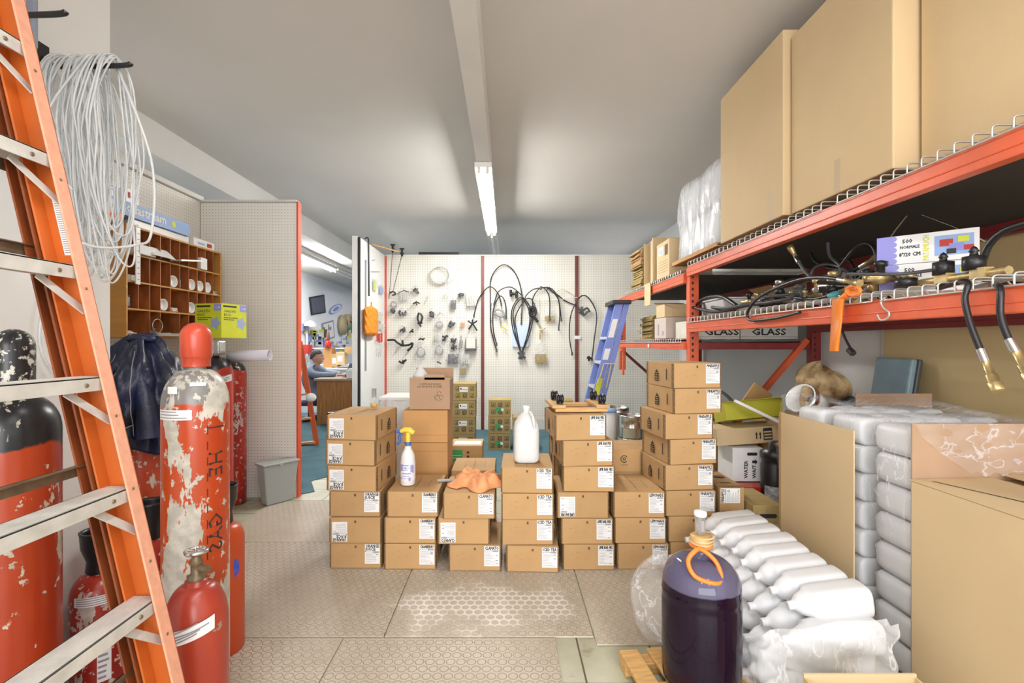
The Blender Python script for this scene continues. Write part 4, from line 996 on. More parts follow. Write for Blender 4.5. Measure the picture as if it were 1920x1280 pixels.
# far bay, lower level
SLF = 1.302+.042
flats(17, .42, .45, (1.50, 4.94, SLF), 'flattened cartons tied on the far lower shelf', .014, 9, cartonol)
solo('twine', MB().tube([(1.455, 5.15, SLF-.002), (1.455, 5.15, SLF+.245), (1.96, 5.15, SLF+.25)], .003, 5), white, 'white twine around the flattened cartons on the far lower shelf', 'twine', (1.455, 5.15, SLF), world=True)
plainbox(.38, .34, .20, mat('pale_pink_carton', (.58, .49, .44), .8), 'pale closed carton on the far lower shelf behind the rack upright', (1.50, 4.51, SLF), marks=lines and (lambda mb: mb.at((0, 0, 0), rz=R(-90)).rectxz(-.24, -.2, .03, .14, -.001, 1).rectxz(-.1, -.06, .03, .07, -.001, 1).at((0, 0, 0)) and None), mats=[MATS['pale_pink_carton'], inkg])
t = thing('opened_carton', 'small open brown carton with raised flaps on top of the pale carton', 'cardboard box', (1.50, 4.54, SLF+.205))
part('shell', MB().box(0, .3, 0, .006, 0, .12).box(0, .3, .25, .256, 0, .12).box(0, .006, .006, .25, 0, .12).box(.29, .296, .006, .25, 0, .12).box(.006, .29, .006, .25, 0, .004), cartonlt, t)
part('flap', MB().at((0, 0, .12), ry=R(-160)).box(-.09, 0, 0, .25, 0, .004), cartonlt, t); part('flap', MB().at((0, .25, .12), rx=R(20)).box(0, .3, 0, .1, 0, .004), cartonlt, t)
# GLASS cartons seen under the near lower beam
for i, px in enumerate((1290, 1387)):
    d = 4.12; mb = MB().box(0, .50 if i else .43, 0, .36, 0, .16, 0)
    mb.bold('GLASS', .078, .25 if i else .27, .038, -.001, 1, sx=1.35).rectxz(.0, .5 if i else .43, .02, .023, -.001, 1)
    solo('glass_carton', mb, [offw, ink], ('right' if i else 'left')+' of the two pale cartons printed GLASS on the far lower shelf', 'cardboard box', (X(px, d)+(.02 if i == 0 else 0), d, 1.332), group='GLASS cartons')
# ================================================================ near lower shelf
SL = ZL1+.050
t = thing('plastic_tub', 'translucent white plastic tub on the near lower shelf behind black straps', 'tub', (1.60, 3.50, SL))
part('tub', MB().hexa([(.0, .0, 0), (.24, 0, 0), (.24, .28, 0), (0, .28, 0)], [(-.03, -.03, .11), (.27, -.03, .11), (.27, .31, .11), (-.03, .31, .11)]), milky, t, bevel=.01)
part('lid', MB().box(-.04, .28, -.04, .32, .11, .122), milky, t, bevel=.004)
t = thing('opened_carton', 'brown box with open flap standing at the back left of the near lower shelf', 'cardboard box', (2.0, 3.5, SL))
part('shell', MB().box(0, .24, 0, .3, 0, .16), carton, t, bevel=.003); part('flap', MB().at((0, 0, .16), ry=R(-60)).box(0, .006, 0, .3, 0, .09), carton, t); part('label', MB().box(-.002, 0, .08, .16, .03, .09), paper, t)
plainbox(.30, .4, .17, mat('grey_carton', (.38, .33, .29), .8), 'grey cardboard box at the back of the near lower shelf among the hoses', (2.15, 2.85, SL))
rr = random.Random(21)
def hose(pts, r, lab, m=black, fit=None, name='rubber_hose', cat='hose', k=7, grp=None):
    t = thing(name, lab, cat, pts[0], group=grp)
    sp = spline(pts, k); part('hose', MB().tube(sp, r, 10), m, t, world=True)
    if fit:
        for e in ((0, 1), (-1, -2)) if fit == 2 else ((-1, -2),):
            a = sp[e[0]]; d_ = (sp[e[0]]-sp[e[1]]).normalized()
            part('fitting', MB().tube([a-d_*.02, a+d_*.02, a+d_*.021, a+d_*.045, a+d_*.046, a+d_*.07], [r*1.25, r*1.25, r*1.7, r*1.7, r*2.1, r*2.1], 6), brass, t, world=True)
            part('ferrule', MB().tube([a-d_*.06, a-d_*.02], r*1.35, 12), steel, t, world=True)
    return t
def S(px, py, x):
    d = x*F/(px-VX); return Vector((x, d, Z(py, d)))
def SH(pts, x):   # path on the shelf: (px, py[, x])
    return [S(p[0], p[1], p[2] if len(p) > 2 else x) for p in pts]
hose(SH([(1500, 585), (1455, 596), (1408, 600), (1402, 585), (1420, 560), (1455, 540), (1500, 524), (1545, 520), (1590, 527)], 1.455), .0085, 'big looped black hose hanging over the front lip of the near lower shelf', fit=1)
hose(SH([(1490, 478), (1500, 495), (1515, 515), (1552, 546), (1590, 560)], 1.62), .009, 'grey black hose with brass end rising at the middle of the near lower shelf', dgrey, 2)
hose(SH([(1521, 474), (1530, 490), (1560, 503), (1600, 506), (1630, 490)], 1.75), .009, 'black hose arching behind the heap of valves', fit=1)
hose(SH([(1552, 455), (1556, 480), (1575, 500), (1568, 525), (1530, 545), (1490, 566)], 1.70), .008, 'thin black hose curling down across the heap of valves', dgrey)
hose(SH([(1418, 566), (1450, 556), (1490, 558), (1530, 560), (1580, 545)], 1.58), .008, 'black hose lying along the front of the near lower shelf', fit=2)
hose(SH([(1520, 520), (1530, 500), (1560, 496), (1590, 515), (1560, 548)], 1.72), .008, 'small black hose loop beside the valves', dgrey)
hose(SH([(1300, 578), (1320, 560), (1352, 556), (1380, 572)], 1.56), .014, 'thick black strap coiled in front of the plastic tub')
hose(SH([(1294, 574), (1340, 584), (1400, 572), (1450, 566)], 1.54), .013, 'flat black belt lying along the shelf lip near the rack upright')
hose(SH([(1842, 522, 1.62), (1843, 490, 1.62), (1856, 458, 1.62), (1885, 432, 1.62), (1935, 415, 1.62)], 1.6), .011, 'thick black hose arching up at the right edge of the near lower shelf')
hose(SH([(1760, 540, 1.56), (1812, 528, 1.46), (1809, 560, 1.435), (1819, 605, 1.43), (1838, 655, 1.43), (1853, 690, 1.43)], 1.44), .009, 'black hose with brass end dangling from the shelf at the right edge', fit=1)
hose(SH([(1860, 535, 1.52), (1875, 540, 1.44), (1876, 590, 1.43), (1890, 632, 1.43), (1912, 672, 1.43)], 1.44), .009, 'second black hose with brass end dangling farthest right', fit=1)
hose(SH([(1820, 540), (1870, 528), (1925, 515)], 1.60), .007, 'grey hose lying at the far right of the near lower shelf', grey)
rr = random.Random(5)
for k, (a, b) in enumerate((((1575, 500), (1640, 470)), ((1600, 530), (1660, 520)), ((1540, 540), (1600, 500)), ((1470, 530), (1540, 535)))):
    m = ((a[0]+b[0])/2+rr.uniform(-12, 12), min(a[1], b[1])-rr.uniform(4, 14))
    hose(SH([a, m, b, (b[0]+8, 560)], 1.66+.05*k), .007, ['thin', 'short', 'slim', 'narrow'][k]+' black hose tangled in the valve heap, '+['behind the white boxes edge', 'at the right end', 'across the middle', 'at the left end'][k], black)
def valve(loc, kind, lab, rz=0, s=1):
    t = thing('valve', lab, 'valve', loc, rz, 'valves and couplings heaped on the near lower shelf')
    m1, m2 = ((brass, black), (steel, brass), (black, steel))[kind % 3]
    part('valve_body', MB().at((0, 0, 0.022*s), ry=R(90), sc=s).lathe([(0, -.05), (.014, -.05), (.014, -.02), (.02, -.018), (.02, .018), (.012, .02), (.012, .05), (0, .05)], 8), m1, t)
    part('stem', MB().at((0, 0, .022*s), sc=s).lathe([(.012, .0), (.012, .035), (.02, .037), (.02, .052), (.008, .056), (0, .058)], 8), m2, t)
    return t
vals = [valve((0, 0, 0), k, 'brass or black hose coupling lying in the heap on the near lower shelf') for k in range(3)]
spots = [(random.Random(k).uniform(1.52, 1.95), 1.95+1.3*((k*.377) % 1), SL+.012*((k*7) % 4)) for k in range(27)]
for k, l in enumerate(spots):
    o = vals[k] if k < 3 else dup(vals[k % 3], l, 0)
    o.location = l; o.rotation_euler = (0, 0, k*1.3)
t = thing('faucet_valve', 'black lever tap standing in the middle of the near lower shelf', 'valve', (1.60, 2.62, SL))
part('body', MB().lathe([(0, 0), (.03, 0), (.03, .03), (.018, .035), (.018, .085), (.026, .09), (.026, .10), (0, .11)], 16).tube([(0, 0, .05), (-.06, -.04, .05), (-.07, -.05, .03)], .011, 8), dgrey, t)
part('lever', MB().tube([(0, 0, .105), (.06, .02, .13)], .007, 8), steel, t)
t = thing('regulator', 'silver and maroon regulator standing high in the heap left of the printed boxes', 'regulator', (1.80, 2.28, SL))
part('body', MB().lathe([(0, 0), (.04, 0), (.04, .05), (.025, .07), (.025, .10), (.042, .105), (.042, .13), (.015, .135), (.015, .16), (.03, .165), (.03, .18), (0, .185)], 20), steel, t)
part('gauge', MB().at((-.06, -.02, .12), ry=R(-90)).lathe([(0, -.01), (.032, -.01), (.032, .02), (0, .02)], 20), mat('maroon', (.25, .03, .03), .3), t)
solo('grey_bracket', MB().bar((0, 0, 0), (.10, -.15, .16), .03, .006), grey, 'grey flat metal bar leaning in the valve heap beside the printed boxes', 'bar', (1.62, 2.22, SL))
solo('teal_clip', MB().at((0, 0, .02), ry=R(70)).lathe([(0, -.03), (.012, -.03), (.016, 0), (.01, .03), (0, .03)], 10), mat('teal', (.10, .42, .45), .4), 'small teal plastic clip in front of the valve heap', 'clip', (1.56, 2.28, SL))
rr = random.Random(77)
for k in range(14):   # more tangled hoses and loose black fittings filling the heap
    y = 1.95+1.5*((k*.618) % 1); x = rr.uniform(1.58, 2.2); L = rr.uniform(.10, .22); a = rr.uniform(0, 6.3)
    pts = [(x+L*math.cos(a+q)*(1-.1*q), y+L*math.sin(a+q)*1.2, SL+.012+.03*abs(math.sin(q*1.3+k))+.02*(k % 3)) for q in (0, .8, 1.6, 2.4, 3.2, 4.2)]
    hose(pts, rr.uniform(.006, .010), 'black hose coiled in the tangle at the back of the near lower shelf', (black, dgrey)[k % 2], 1 if k % 3 == 0 else None, grp='tangled hoses at the back of the near lower shelf')
for k in range(12):
    l = (1.56+.5*((k*.41) % 1), 2.0+1.2*((k*.73) % 1), SL+.03+.012*(k % 3)); o = dup(vals[k % 3], l, k*2.1)
    o.location = l; o.scale = (1.3, 1.3, 1.3)
# printed boxes
def pb(mb, top):
    h_ = .118; y = -.0008
    mb.rectxz(.0, .055, 0, h_, y, 1)
    for k in range(5): mb.add([(.055+.012*math.sin(q*PI/6), y, .012+k*.0235+.0115*math.cos(q*PI/6)) for q in range(7)][::-1]+[(.055, y, .0)], [tuple(range(7))], 1)
    mb.bold('500', .022, .10, .085, y, 2).bold('NORMALE', .017, .108, .062, y, 2, sx=.8).bold('8"/20 CM', .022, .108, .030, y, 2, sx=.8)
    if top: mb.bold('PATAMUCH', .026, .168, .058, y, 3, rot=PI/2, sx=.75)
    mb.rectxz(.185, .30, .02, .10, y, 4)
    for q, (x, z, s_, m) in enumerate(((.22, .07, .02, 5), (.25, .05, .022, 4+2), (.27, .08, .016, 3), (.235, .035, .014, 2), (.285, .045, .014, 5))): mb.rectxz(x-s_, x+s_, z-s_*.7, z+s_*.7, y-.0006-q*.0003, m)
for i, z in enumerate((SL, SL+.1195)):
    mb = MB().box(0, .315, 0, .22, 0, .118, 0); pb(mb, i)
    solo('printed_box', mb, [paper, violet, ink, lime, lblue, inkred, MATS['violet_print']], ('upper' if i else 'lower')+' of two white and violet printed boxes on the near lower shelf', 'box', (1.60-.004*i, 2.06+.006*i, z), R(-42 if i else -38), group='white and violet printed boxes')
t = thing('manifold', 'brass gas manifold with two black knobs lying on the shelf lip before the printed boxes', 'manifold', (1.53, 1.60, SL-.004))
part('bar', MB().tube([(0, -.14, .014), (0, .17, .014)], .014, 8).box(-.016, .016, .05, .10, 0, .034).box(-.016, .016, -.08, -.03, 0, .034), brass, t)
for y in (.08, -.03): part('knob', MB().at((0, y, .03)).lathe([(0, 0), (.030, 0), (.030, .045), (.012, .048), (.010, .058), (.014, .062), (.007, .075), (0, .08)], 18), black, t)
solo('black_puck', MB().lathe([(0, 0), (.035, 0), (.035, .03), (0, .03)], 20), black, 'flat black round knob beside the brass manifold', 'knob', (1.50, 1.80, SL))
# orange rag, hooks
t = thing('orange_rag', 'orange rubber rag knotted on the shelf lip and hanging down', 'rag', S(1568, 560, 1.445))
rg = MB().grid(lambda u, v: S(1557+24*(.5+.5*math.cos(2*PI*u)*(1-.25*v))+ (6-16*v)*.5, 560+98*v, 1.442+.018*math.sin(2*PI*u)+.006*math.sin(9*v+6*u)), 22, 14, 0, True, True)
part('rag', rg, orange, t, world=True)
kn = MB()
for k in range(3): kn.tube([S(1600+(13-4*k)*math.cos(q*PI/6), 545+(9-3*k)*math.sin(q*PI/6), 1.452+.006*k) for q in range(12)], .008, 8, True)
kn.tube(spline([S(1588, 552, 1.45), S(1578, 560, 1.447), S(1570, 568, 1.445)], 4), .013, 8)
part('knot', kn, orange, t, world=True)
solo('hanging_strap', MB().tube(spline([S(1576, 612, 1.52), S(1585, 635, 1.52), S(1596, 655, 1.52)], 4), .006, 6).tube([S(1592, 655, 1.52), S(1600, 663, 1.52)], .014, 6), black, 'thin black strap end hanging below the shelf behind the orange rag', 'strap', S(1585, 640, 1.52), world=True)
solo('s_hook', MB().tube(spline([S(1645, 590, 1.455), S(1652, 600, 1.455), S(1664, 596, 1.455), S(1667, 586, 1.455), S(1656, 576, 1.455), S(1652, 566, 1.455), S(1660, 558, 1.455)], 6), .0035, 6), wirem, 'wire s hook hanging on the near lower shelf beam', 'hook', S(1656, 580, 1.455), world=True)
for k, pts in enumerate(([(1645, 480), (1680, 430), (1705, 398)], [(1730, 402), (1790, 425), (1848, 452)])):
    solo('tie_rod', MB().tube(SH(pts, 1.9), .004, 6), steel, ('left' if k == 0 else 'right')+' thin grey rod hanging under the upper deck behind the printed boxes', 'rod', S(*pts[0], 1.9), world=True)
# ================================================================ clutter under the racks, right side
tanb = mat('tan_board', (.64, .49, .25), .6, var=.06, vs=2)
struct('wall_board', MB().box(2.598, 2.619, .6, 3.30, 0, 1.98), tanb)
struct('trim_12', MB().box(2.60, 2.618, 3.302, 3.325, 0, 2.6), mat('seam_grey', (.62, .60, .55), .6))
t = thing('cardboard_carton', 'large closed tan carton in the bottom right corner with a dark slit along its lid', 'cardboard box', (1.5, .95, 0))
part('carton', MB().box(0, .68, 0, .83, 0, .79), cartonlt, t, bevel=.004)
part('lid_flap', MB().add([(-.002, 0, .793), (.32, 0, .80), (.30, .83, .80), (-.002, .83, .793)], [(0, 1, 2, 3)]), cartonlt, t, solid=.004)
part('lid_flap', MB().add([(.66, 0, .83), (.68, .83, .80), (.34, .83, .812), (.20, 0, .84)], [(3, 2, 1, 0)]), cartonlt, t, solid=.004)
part('lid_slit', MB().add([(.05, .80, .7965), (.32, 0, .8035), (.335, 0, .8035), (.06, .80, .7965)], [(0, 1, 2, 3)]), blackm, t)
t = thing('cardboard_divider', 'tall bare tan cardboard side panel standing left of the wrapped jug bale', 'cardboard panel', (1.45, 2.0, .01))
part('panel', MB().add([(0, .0, 0), (0, .54, 0), (0, .54, .925), (0, .0, .925)], [(0, 1, 2, 3)]), cartonlt, t, solid=.006)
part('edge_tape', MB().box(-.004, .004, .525, .545, 0, .922), carton, t)
solo('cardboard_sheet', MB().box(0, .70, 0, .006, 0, .99), MATS['carton_brown'], 'brown cardboard sheet under clear film behind the corner carton', 'cardboard sheet', (1.51, 1.785, .01))
solo('cardboard_sheet', MB().box(0, .42, 0, .006, 0, 1.01), MATS['carton_brown'], 'brown cardboard sheet standing at the back of the wrapped jug bale', 'cardboard sheet', (1.94, 2.66, .01))
def lyingjug(L=.27, r=.07, sq=.86):
    mb = MB()
    prof = [(0, 0), (.9, 0), (1, .03), (1, .62), (.93, .72), (.6, .86), (.28, .93), (.26, 1), (0, 1)]
    def f(u, v):
        k = v*(len(prof)-1); i = min(int(k), len(prof)-2); q = k-i
        rr_ = prof[i][0]*(1-q)+prof[i+1][0]*q; z = (prof[i][1]*(1-q)+prof[i+1][1]*q)*L
        a = 2*PI*u; e = 4.5 if z < L*.75 else 2.2; c, s_ = math.cos(a), math.sin(a); m_ = (abs(c)**e+abs(s_)**e)**(-1/e)
        return (r*rr_*m_*c, r*rr_*m_*s_*sq, z)
    return mb.grid(f, 28, 33, 0, True, True)
# tall bale
src = None
jm = lyingjug(.25, .072, .83)
bale_spots = [(1.605+.155*r_, 1.815+.262*c, l) for l in range(8) for c in range(3) for r_ in range(1 if l < 7 else 4)]
for i, (x, y, l) in enumerate(bale_spots):
    loc = (x, y, .065+l*.1215)
    if src is None: src = solo('white_jug', jm, styro, 'white empty jug lying in the tall shrink wrapped bale', 'jug', loc, group='jugs in the tall wrapped bale'); o = src
    else: o = dup(src, loc)
    o.rotation_euler = (R(-90), 0, R(180) if l % 2 and False else 0); o.location = loc
def drape(u, v):
    # runs along the near end and the left side of the bale: v 0 top .. 1 down
    x = 1.515+.70*u; y = 1.80+.86*max(0, 1-v*1.0)
    z = 1.0+.02*math.sin(9*u+4*v)+.012*math.sin(23*u-11*v)
    return (x, y, z)
fm = MB().grid(drape, 60, 40)
fm.grid(lambda u, v: (1.503+.012*math.sin(14*u+5*v)-.02*math.sin(PI*v)+.02*v, 1.80+.84*u, 1.0-.5*v+.01*math.sin(20*u)), 50, 24)
fm.grid(lambda u, v: (1.515+.70*(u+(.55-u)*.55*v**1.5), 1.776-.010*math.sin(30*u)*(1-v)-.006*math.sin(18*v+9*u), 1.0-.185*v+.008*math.sin(31*u)*v), 60, 20)
solo('plastic_film', fm, wrap, 'clear crinkled plastic film over the tall jug bale and cardboard sheet', 'plastic film', (1.5, 1.8, .01), world=True)
# low heap of jugs in the foreground
for l, (L, x0, rr_) in enumerate(((.44, 1.32, 0), (.39, 1.32, 1), (.34, 1.32, 0), (.28, 1.32, 1))):
    jm2 = lyingjug(L, .055, 1.0); src = None
    for c in range(8 if rr_ else 9):
        lo = (x0+random.uniform(-.008, .008), 1.715+.112*c+(.056 if rr_ else 0), .068+l*.0985-.012*(c > 6))
        lab = 'white empty jug lying in the low wrapped heap behind the dark carboy'
        if src is None: src = o = solo('white_jug', jm2, styro, lab, 'jug', lo, group='jugs in the low wrapped heap')
        else: o = dup(src, lo)
        o.location = lo; o.rotation_euler = (0, R(-90-2*l+random.uniform(-2, 1)), R(random.uniform(-3, 3)))
fm = MB()
def low(u, v):
    s_ = u*2.1
    if s_ < .42: x, y = 1.34-s_, 1.64
    elif s_ < .52: q = (s_-.42)/.10*PI/2; x, y = .92-.05*math.sin(q), 1.64+.06*(1-math.cos(q))
    else: x, y = .87, 1.70+(s_-.52)*.62
    top = (.36 if s_ > .05 else .33)-.14*s_ if s_ < .42 else max(.12, .30-.45*(s_-.42))
    n_ = .012*math.sin(26*u+7*v)+.008*math.sin(61*u-20*v)
    return (x+n_*(.3 if s_ < .42 else 1), y-n_, .012+top*v+.006*math.sin(33*u))
fm.grid(low, 110, 24)
solo('plastic_film', fm, wraph, 'milky plastic film wrapped round the bottom of the low jug heap', 'plastic film', (1.1, 1.65, .01), world=True)
bg = MB().grid(lambda u, v: (lambda a, b, r_: (.70+r_*math.cos(a)*math.sin(b), 2.07+r_*.9*math.sin(a)*math.sin(b), .20-r_*1.1*math.cos(b)))(2*PI*u, PI*(v*.99+.005), .16*(1+.09*math.sin(6*2*PI*u+4*v)*math.sin(9*v)+.05*math.sin(13*2*PI*u+15*v))), 60, 30, 0, True, True)
solo('plastic_bag', bg, film('bag_film', (.90, .91, .93), .16, .55, 7, (1, 1, 1), .02), 'crumpled clear plastic bag behind the dark carboy', 'plastic bag', (.70, 2.07, .02), world=True)
# dark carboy on a small pallet
cx, cy = .710, 1.75
t = thing('pallet', 'small pine pallet under the dark carboy', 'pallet', (cx-.20, cy-.20, .0), R(8))
for y in (0, .16, .32): part('runner', MB().box(0, .42, y, y+.06, 0, .045), pine, t, bevel=.003)
for x in (0, .115, .23, .345): part('deck_board', MB().box(x, x+.075, -.01, .39, .0455, .062), pine, t, bevel=.003)
t = thing('carboy', 'big carboy of dark purple liquid on a small pallet', 'carboy', (cx, cy, .063))
r = .137
prof = [(0, 0), (r*.86, 0), (r*.97, .02), (r, .05), (r, .31), (r*.985, .318), (r, .326), (r, .345), (r*.985, .352), (r*.99, .365)]
for k in range(1, 12):
    a = k/11*PI/2; prof.append((.032+(r*.99-.032)*math.cos(a), .365+.10*math.sin(a)))
prof += [(.030, .50), (.034, .505), (.034, .515), (0, .515)]
m, n, b = nt('carboy_plastic'); b.inputs['Base Color'].default_value = (.016, .004, .022, 1); b.inputs['Roughness'].default_value = .08
b.inputs['Roughness'].default_value = .05; b.inputs['Specular IOR Level'].default_value = .35; bump(n, b, noise(n, 5, 2, mapped(n, (1, 1, .3))), .10, .01)
tc = N(n, 'ShaderNodeTexCoord'); sp = N(n, 'ShaderNodeSeparateXYZ'); n.links.new(tc.outputs['Object'], sp.inputs[0])
n.links.new(mix(n, ramp(n, mth(n, 'ADD', sp.outputs[2], mth(n, 'MULTIPLY', noise(n, 6), .03)), .385, .39), (.009, .002, .012), (.10, .09, .15)), b.inputs['Base Color'])
part('bottle', MB().lathe(prof, 56), m, t)
part('cap', MB().lathe([(.036, .505), (.038, .51), (.038, .535), (.030, .54), (0, .54)], 24), mat('amber_cap', (.55, .33, .12), .35), t, label='amber cap')
h = spline([(-.045, -.06, .505), (-.075, -.075, .475), (-.060, -.10, .435), (.0, -.115, .418), (.03, -.10, .425), (.025, -.07, .47), (-.015, -.05, .505)], 7, True)
part('handle', MB().tube(h, .008, 10, True).tube([(.036*math.cos(q*PI/8), .036*math.sin(q*PI/8), .502) for q in range(16)], .007, 8, True), orange, t, label='orange neck handle')
rings = MB()
for k in range(3): rings.tube([(.039*math.cos(q*PI/8)+.004*k, .039*math.sin(q*PI/8), .515+k*.010+.004*math.sin(q*PI/8+k)) for q in range(16)], .0035, 6, True)
part('rubber_band', rings, mat('tan_band', (.60, .42, .22), .6), t)
t = thing('hydrometer_vial', 'small clear vial with white cap standing on the carboy neck', 'vial', (cx-.002, cy, .604))
part('vial', MB().lathe([(0, 0), (.019, 0), (.019, .065), (.016, .065), (.016, .004), (0, .004)], 20), clear, t)
part('cap', MB().lathe([(0, .066), (.021, .066), (.023, .072), (.021, .084), (0, .088)], 20), white, t)
part('scale_marks', MB().box(-.006, .006, -.0195, -.019, .015, .055), inkg, t)
t = thing('open_carton', 'open tan carton at the bottom edge of the photo below the jug heap', 'cardboard box', (.90, 1.15, 0))
part('shell', MB().box(0, .34, 0, .006, 0, .29).box(0, .34, .30, .306, 0, .30).box(0, .006, .006, .30, 0, .29).box(.334, .34, .006, .30, 0, .29).box(.006, .334, .006, .3, 0, .005), cartonlt, t)
# pile under the near shelf beyond the jugs
plainbox(.45, .50, .80, cartonlt, 'tan carton hidden behind the bare panel carrying the stained sack', (1.81, 2.84, .0))
plainbox(.26, .50, .84, carton, 'tall carton by the right wall under the blue lid', (2.29, 2.84, .0))
t = thing('stained_sack', 'brown stained cloth sack lying on a tipped white bucket', 'sack', S(1545, 730, 2.0))
sm_ = mat('stained_cloth', (.12, .05, .01), .85, c2=(.66, .48, .26), vs=10, bmp=.5, bs=30)
c = Vector((1.99, 3.02, 1.035))
part('sack', MB().grid(lambda u, v: (c.x+(.155+.012*math.sin(5*2*PI*u+8*v))*math.cos(2*PI*u)*math.sin(PI*(.01+v*.98)), c.y+.13*math.sin(2*PI*u)*math.sin(PI*(.01+v*.98)), c.z-(.115+.012*math.sin(7*2*PI*u))*math.cos(PI*(.01+v*.98))+.05*math.cos(2*PI*u)*-.6), 48, 26, 0, True, True), sm_, t, world=True)
part('sack_neck', MB().tube(spline([(1.88, 2.95, 1.06), (1.83, 2.92, 1.0), (1.80, 2.90, .96), (1.80, 2.9, .92)], 5), [.045, .045, .04, .04, .035, .03, .03, .028, .028, .026, .026, .025, .024, .024, .022, .02], 12), sm_, t, world=True)
t = thing('tipped_bucket', 'white bucket with red rim tipped over on the tan carton', 'bucket', (1.86, 2.93, .87))
mb = MB().at((.0, .0, .055), ry=R(-62), rz=R(20)); mb.lathe([(0, -.10), (.075, -.10), (.09, .10), (.084, .10), (.07, -.09), (0, -.09)], 28); part('bucket', mb, white, t)
mb = MB().at((0, 0, .055), ry=R(-62), rz=R(20)); mb.lathe([(.091, .07), (.095, .07), (.095, .10), (.091, .10), (.091, .07)], 28); part('rim', mb, steel, t)
mb = MB().at((0, 0, .055), ry=R(-62), rz=R(20)); mb.lathe([(.0953, .062), (.0965, .062), (.0965, .07), (.0953, .07)], 28); part('red_band', mb, inkred, t)
t = thing('black_appliance', 'dark box with striped sleeve beside the stained sack', 'box', (2.12, 2.9, .83))
part('case', MB().at((0, 0, 0), rz=R(25), ry=R(12)).box(0, .18, 0, .15, 0.01, .14), dgrey, t, bevel=.01)
part('striped_sleeve', MB().at((-.02, 0, .08), ry=R(-40)).lathe([(0, -.02), (.04, -.02), (.04, 0), (.043, 0), (.043, .01), (.04, .01), (.04, .03), (.043, .03), (.043, .04), (.04, .04), (.04, .06), (0, .06)], 20), mat('steel_blue', (.10, .14, .20), .4), t)
t = thing('padded_case', 'grey blue padded case leaning against the tan board on the right wall', 'lid', (2.46, 3.10, .845))
part('lid_panel', MB().at((0, 0, 0), ry=R(9)).box(-.03, .01, -.16, .13, 0, .36), mat('slate_blue', (.22, .32, .37), .5, var=.12, vs=7), t, bevel=.012)
part('back_shell', MB().at((0, 0, 0), ry=R(9)).box(.0105, .04, -.165, .135, 0, .362), dgrey, t, bevel=.01)
# items left of the panel
plainbox(.26, .30, .26, paper, 'white box low on the floor under the handle hole carton', (1.46, 2.76, .012), seam=False)
def hm(mb): mb.at((.115, -.0008, .075)).add([(-.042, 0, -.013), (.042, 0, -.013), (.052, 0, 0), (.042, 0, .013), (-.042, 0, .013), (-.052, 0, 0)], [(0, 1, 2, 3, 4, 5)], 2); mb.M = Matrix()
plainbox(.17, .36, .105, cartonol, 'small brown carton with an oval handle hole right of the upright pineapple carton', (1.40, 2.72, .275), marks=lambda mb: (mb.at((.085, -.0008, .045)).add([(-.042, 0, -.012), (.042, 0, -.012), (.052, 0, 0), (.042, 0, .012), (-.042, 0, .012), (-.052, 0, 0)], [(0, 1, 2, 3, 4, 5)], 2), mb.at()))
def wm(mb):
    y = -.0008; mb.add([(.10, y, .17), (.16, y, .17), (.165, y, .18), (.16, y, .19), (.10, y, .19), (.095, y, .18)], [(0, 1, 2, 3, 4, 5)], 1)
    mb.add([(.13, y, .12), (.15, y, .12), (.15, y, .108), (.165, y, .128), (.15, y, .148), (.15, y, .138), (.13, y, .138)], [(0, 1, 2, 3, 4, 5, 6)], 1)
    mb.bold('WATER', .034, .10, .02, y, 1, 'LEFT', rot=PI/2).bold('WAIT', .034, .155, .02, y, 1, 'LEFT', rot=PI/2)
plainbox(.20, .22, .22, None, 'white carton with black arrow and handle hole printed sideways behind the upright pineapple carton', (1.50, 3.18, .385), marks=wm, mats=[paper, ink, ink], seam=False)
plainbox(.3, .25, .36, carton, 'plain carton on the floor supporting the white arrow carton', (1.47, 3.17, .012))
solo('red_tool_case', MB().box(0, .2, 0, .1, 0, .045), mat('gloss_red', (.5, .02, .01), .3), 'narrow glossy red case below the white arrow carton', 'case', (1.50, 3.05, .34), bevel=.004)
plainbox(.28, .1, .325, carton, 'low carton on the floor under the glossy red case', (1.46, 3.05, .012))
t = thing('black_tank', 'black round tank with paper label left of the bare cardboard panel', 'tank', (1.70, 3.03, .012))
part('tank_body', MB().lathe([(0, 0), (.085, 0), (.085, .52), (.08, .53), (.08, .56), (.088, .565), (.088, .60), (.04, .64), (0, .64)], 28), black, t)
part('label', (lambda mb: (patch(mb, .0862, .12, .40, PI+.3, PI+1.4, 0, 0, 10), mb)[1])(MB()), mat('worn_label', (.35, .35, .36), .6, var=.6, vs=40), t)
part('handle', MB().tube(spline([(-.06, -.04, .62), (-.05, -.04, .67), (.03, -.04, .67), (.05, -.04, .62)], 5), .008, 8), dgrey, t)
mb = MB().box(0, .42, 0, .2, 0, .11)
mb.at((0, 0, 0)).rectxz(.31, .37, .02, .10, -.001, 2).rectxz(.315, .365, .03, .04, -.002, 0).rectxz(.315, .365, .05, .06, -.002, 0).rectxz(.315, .365, .07, .08, -.002, 0)
for x in (.26, .285): mb.add([(x, -.001, .03), (x+.008, -.001, .03), (x+.008, -.001, .06), (x+.013, -.001, .06), (x+.004, -.001, .08), (x-.005, -.001, .06), (x, -.001, .06)], [(0, 1, 2, 3, 4, 5, 6)], 2)
mb.v = [Matrix.Rotation(R(-4), 4, 'Y') @ v for v in mb.v]
solo('cardboard_box', mb, [cartonlt, cartonedge, ink], 'tilted tan carton with two arrows printed under the yellow green box', 'cardboard box', (1.42, 3.22, .608), bevel=.003)
mb = MB().box(0, .40, 0, .2, 0, .12).box(0, .4, -.05, 0, .118, .122); mb.v = [Matrix.Rotation(R(-5), 4, 'Y') @ Matrix.Rotation(R(-14), 4, 'X') @ v for v in mb.v]
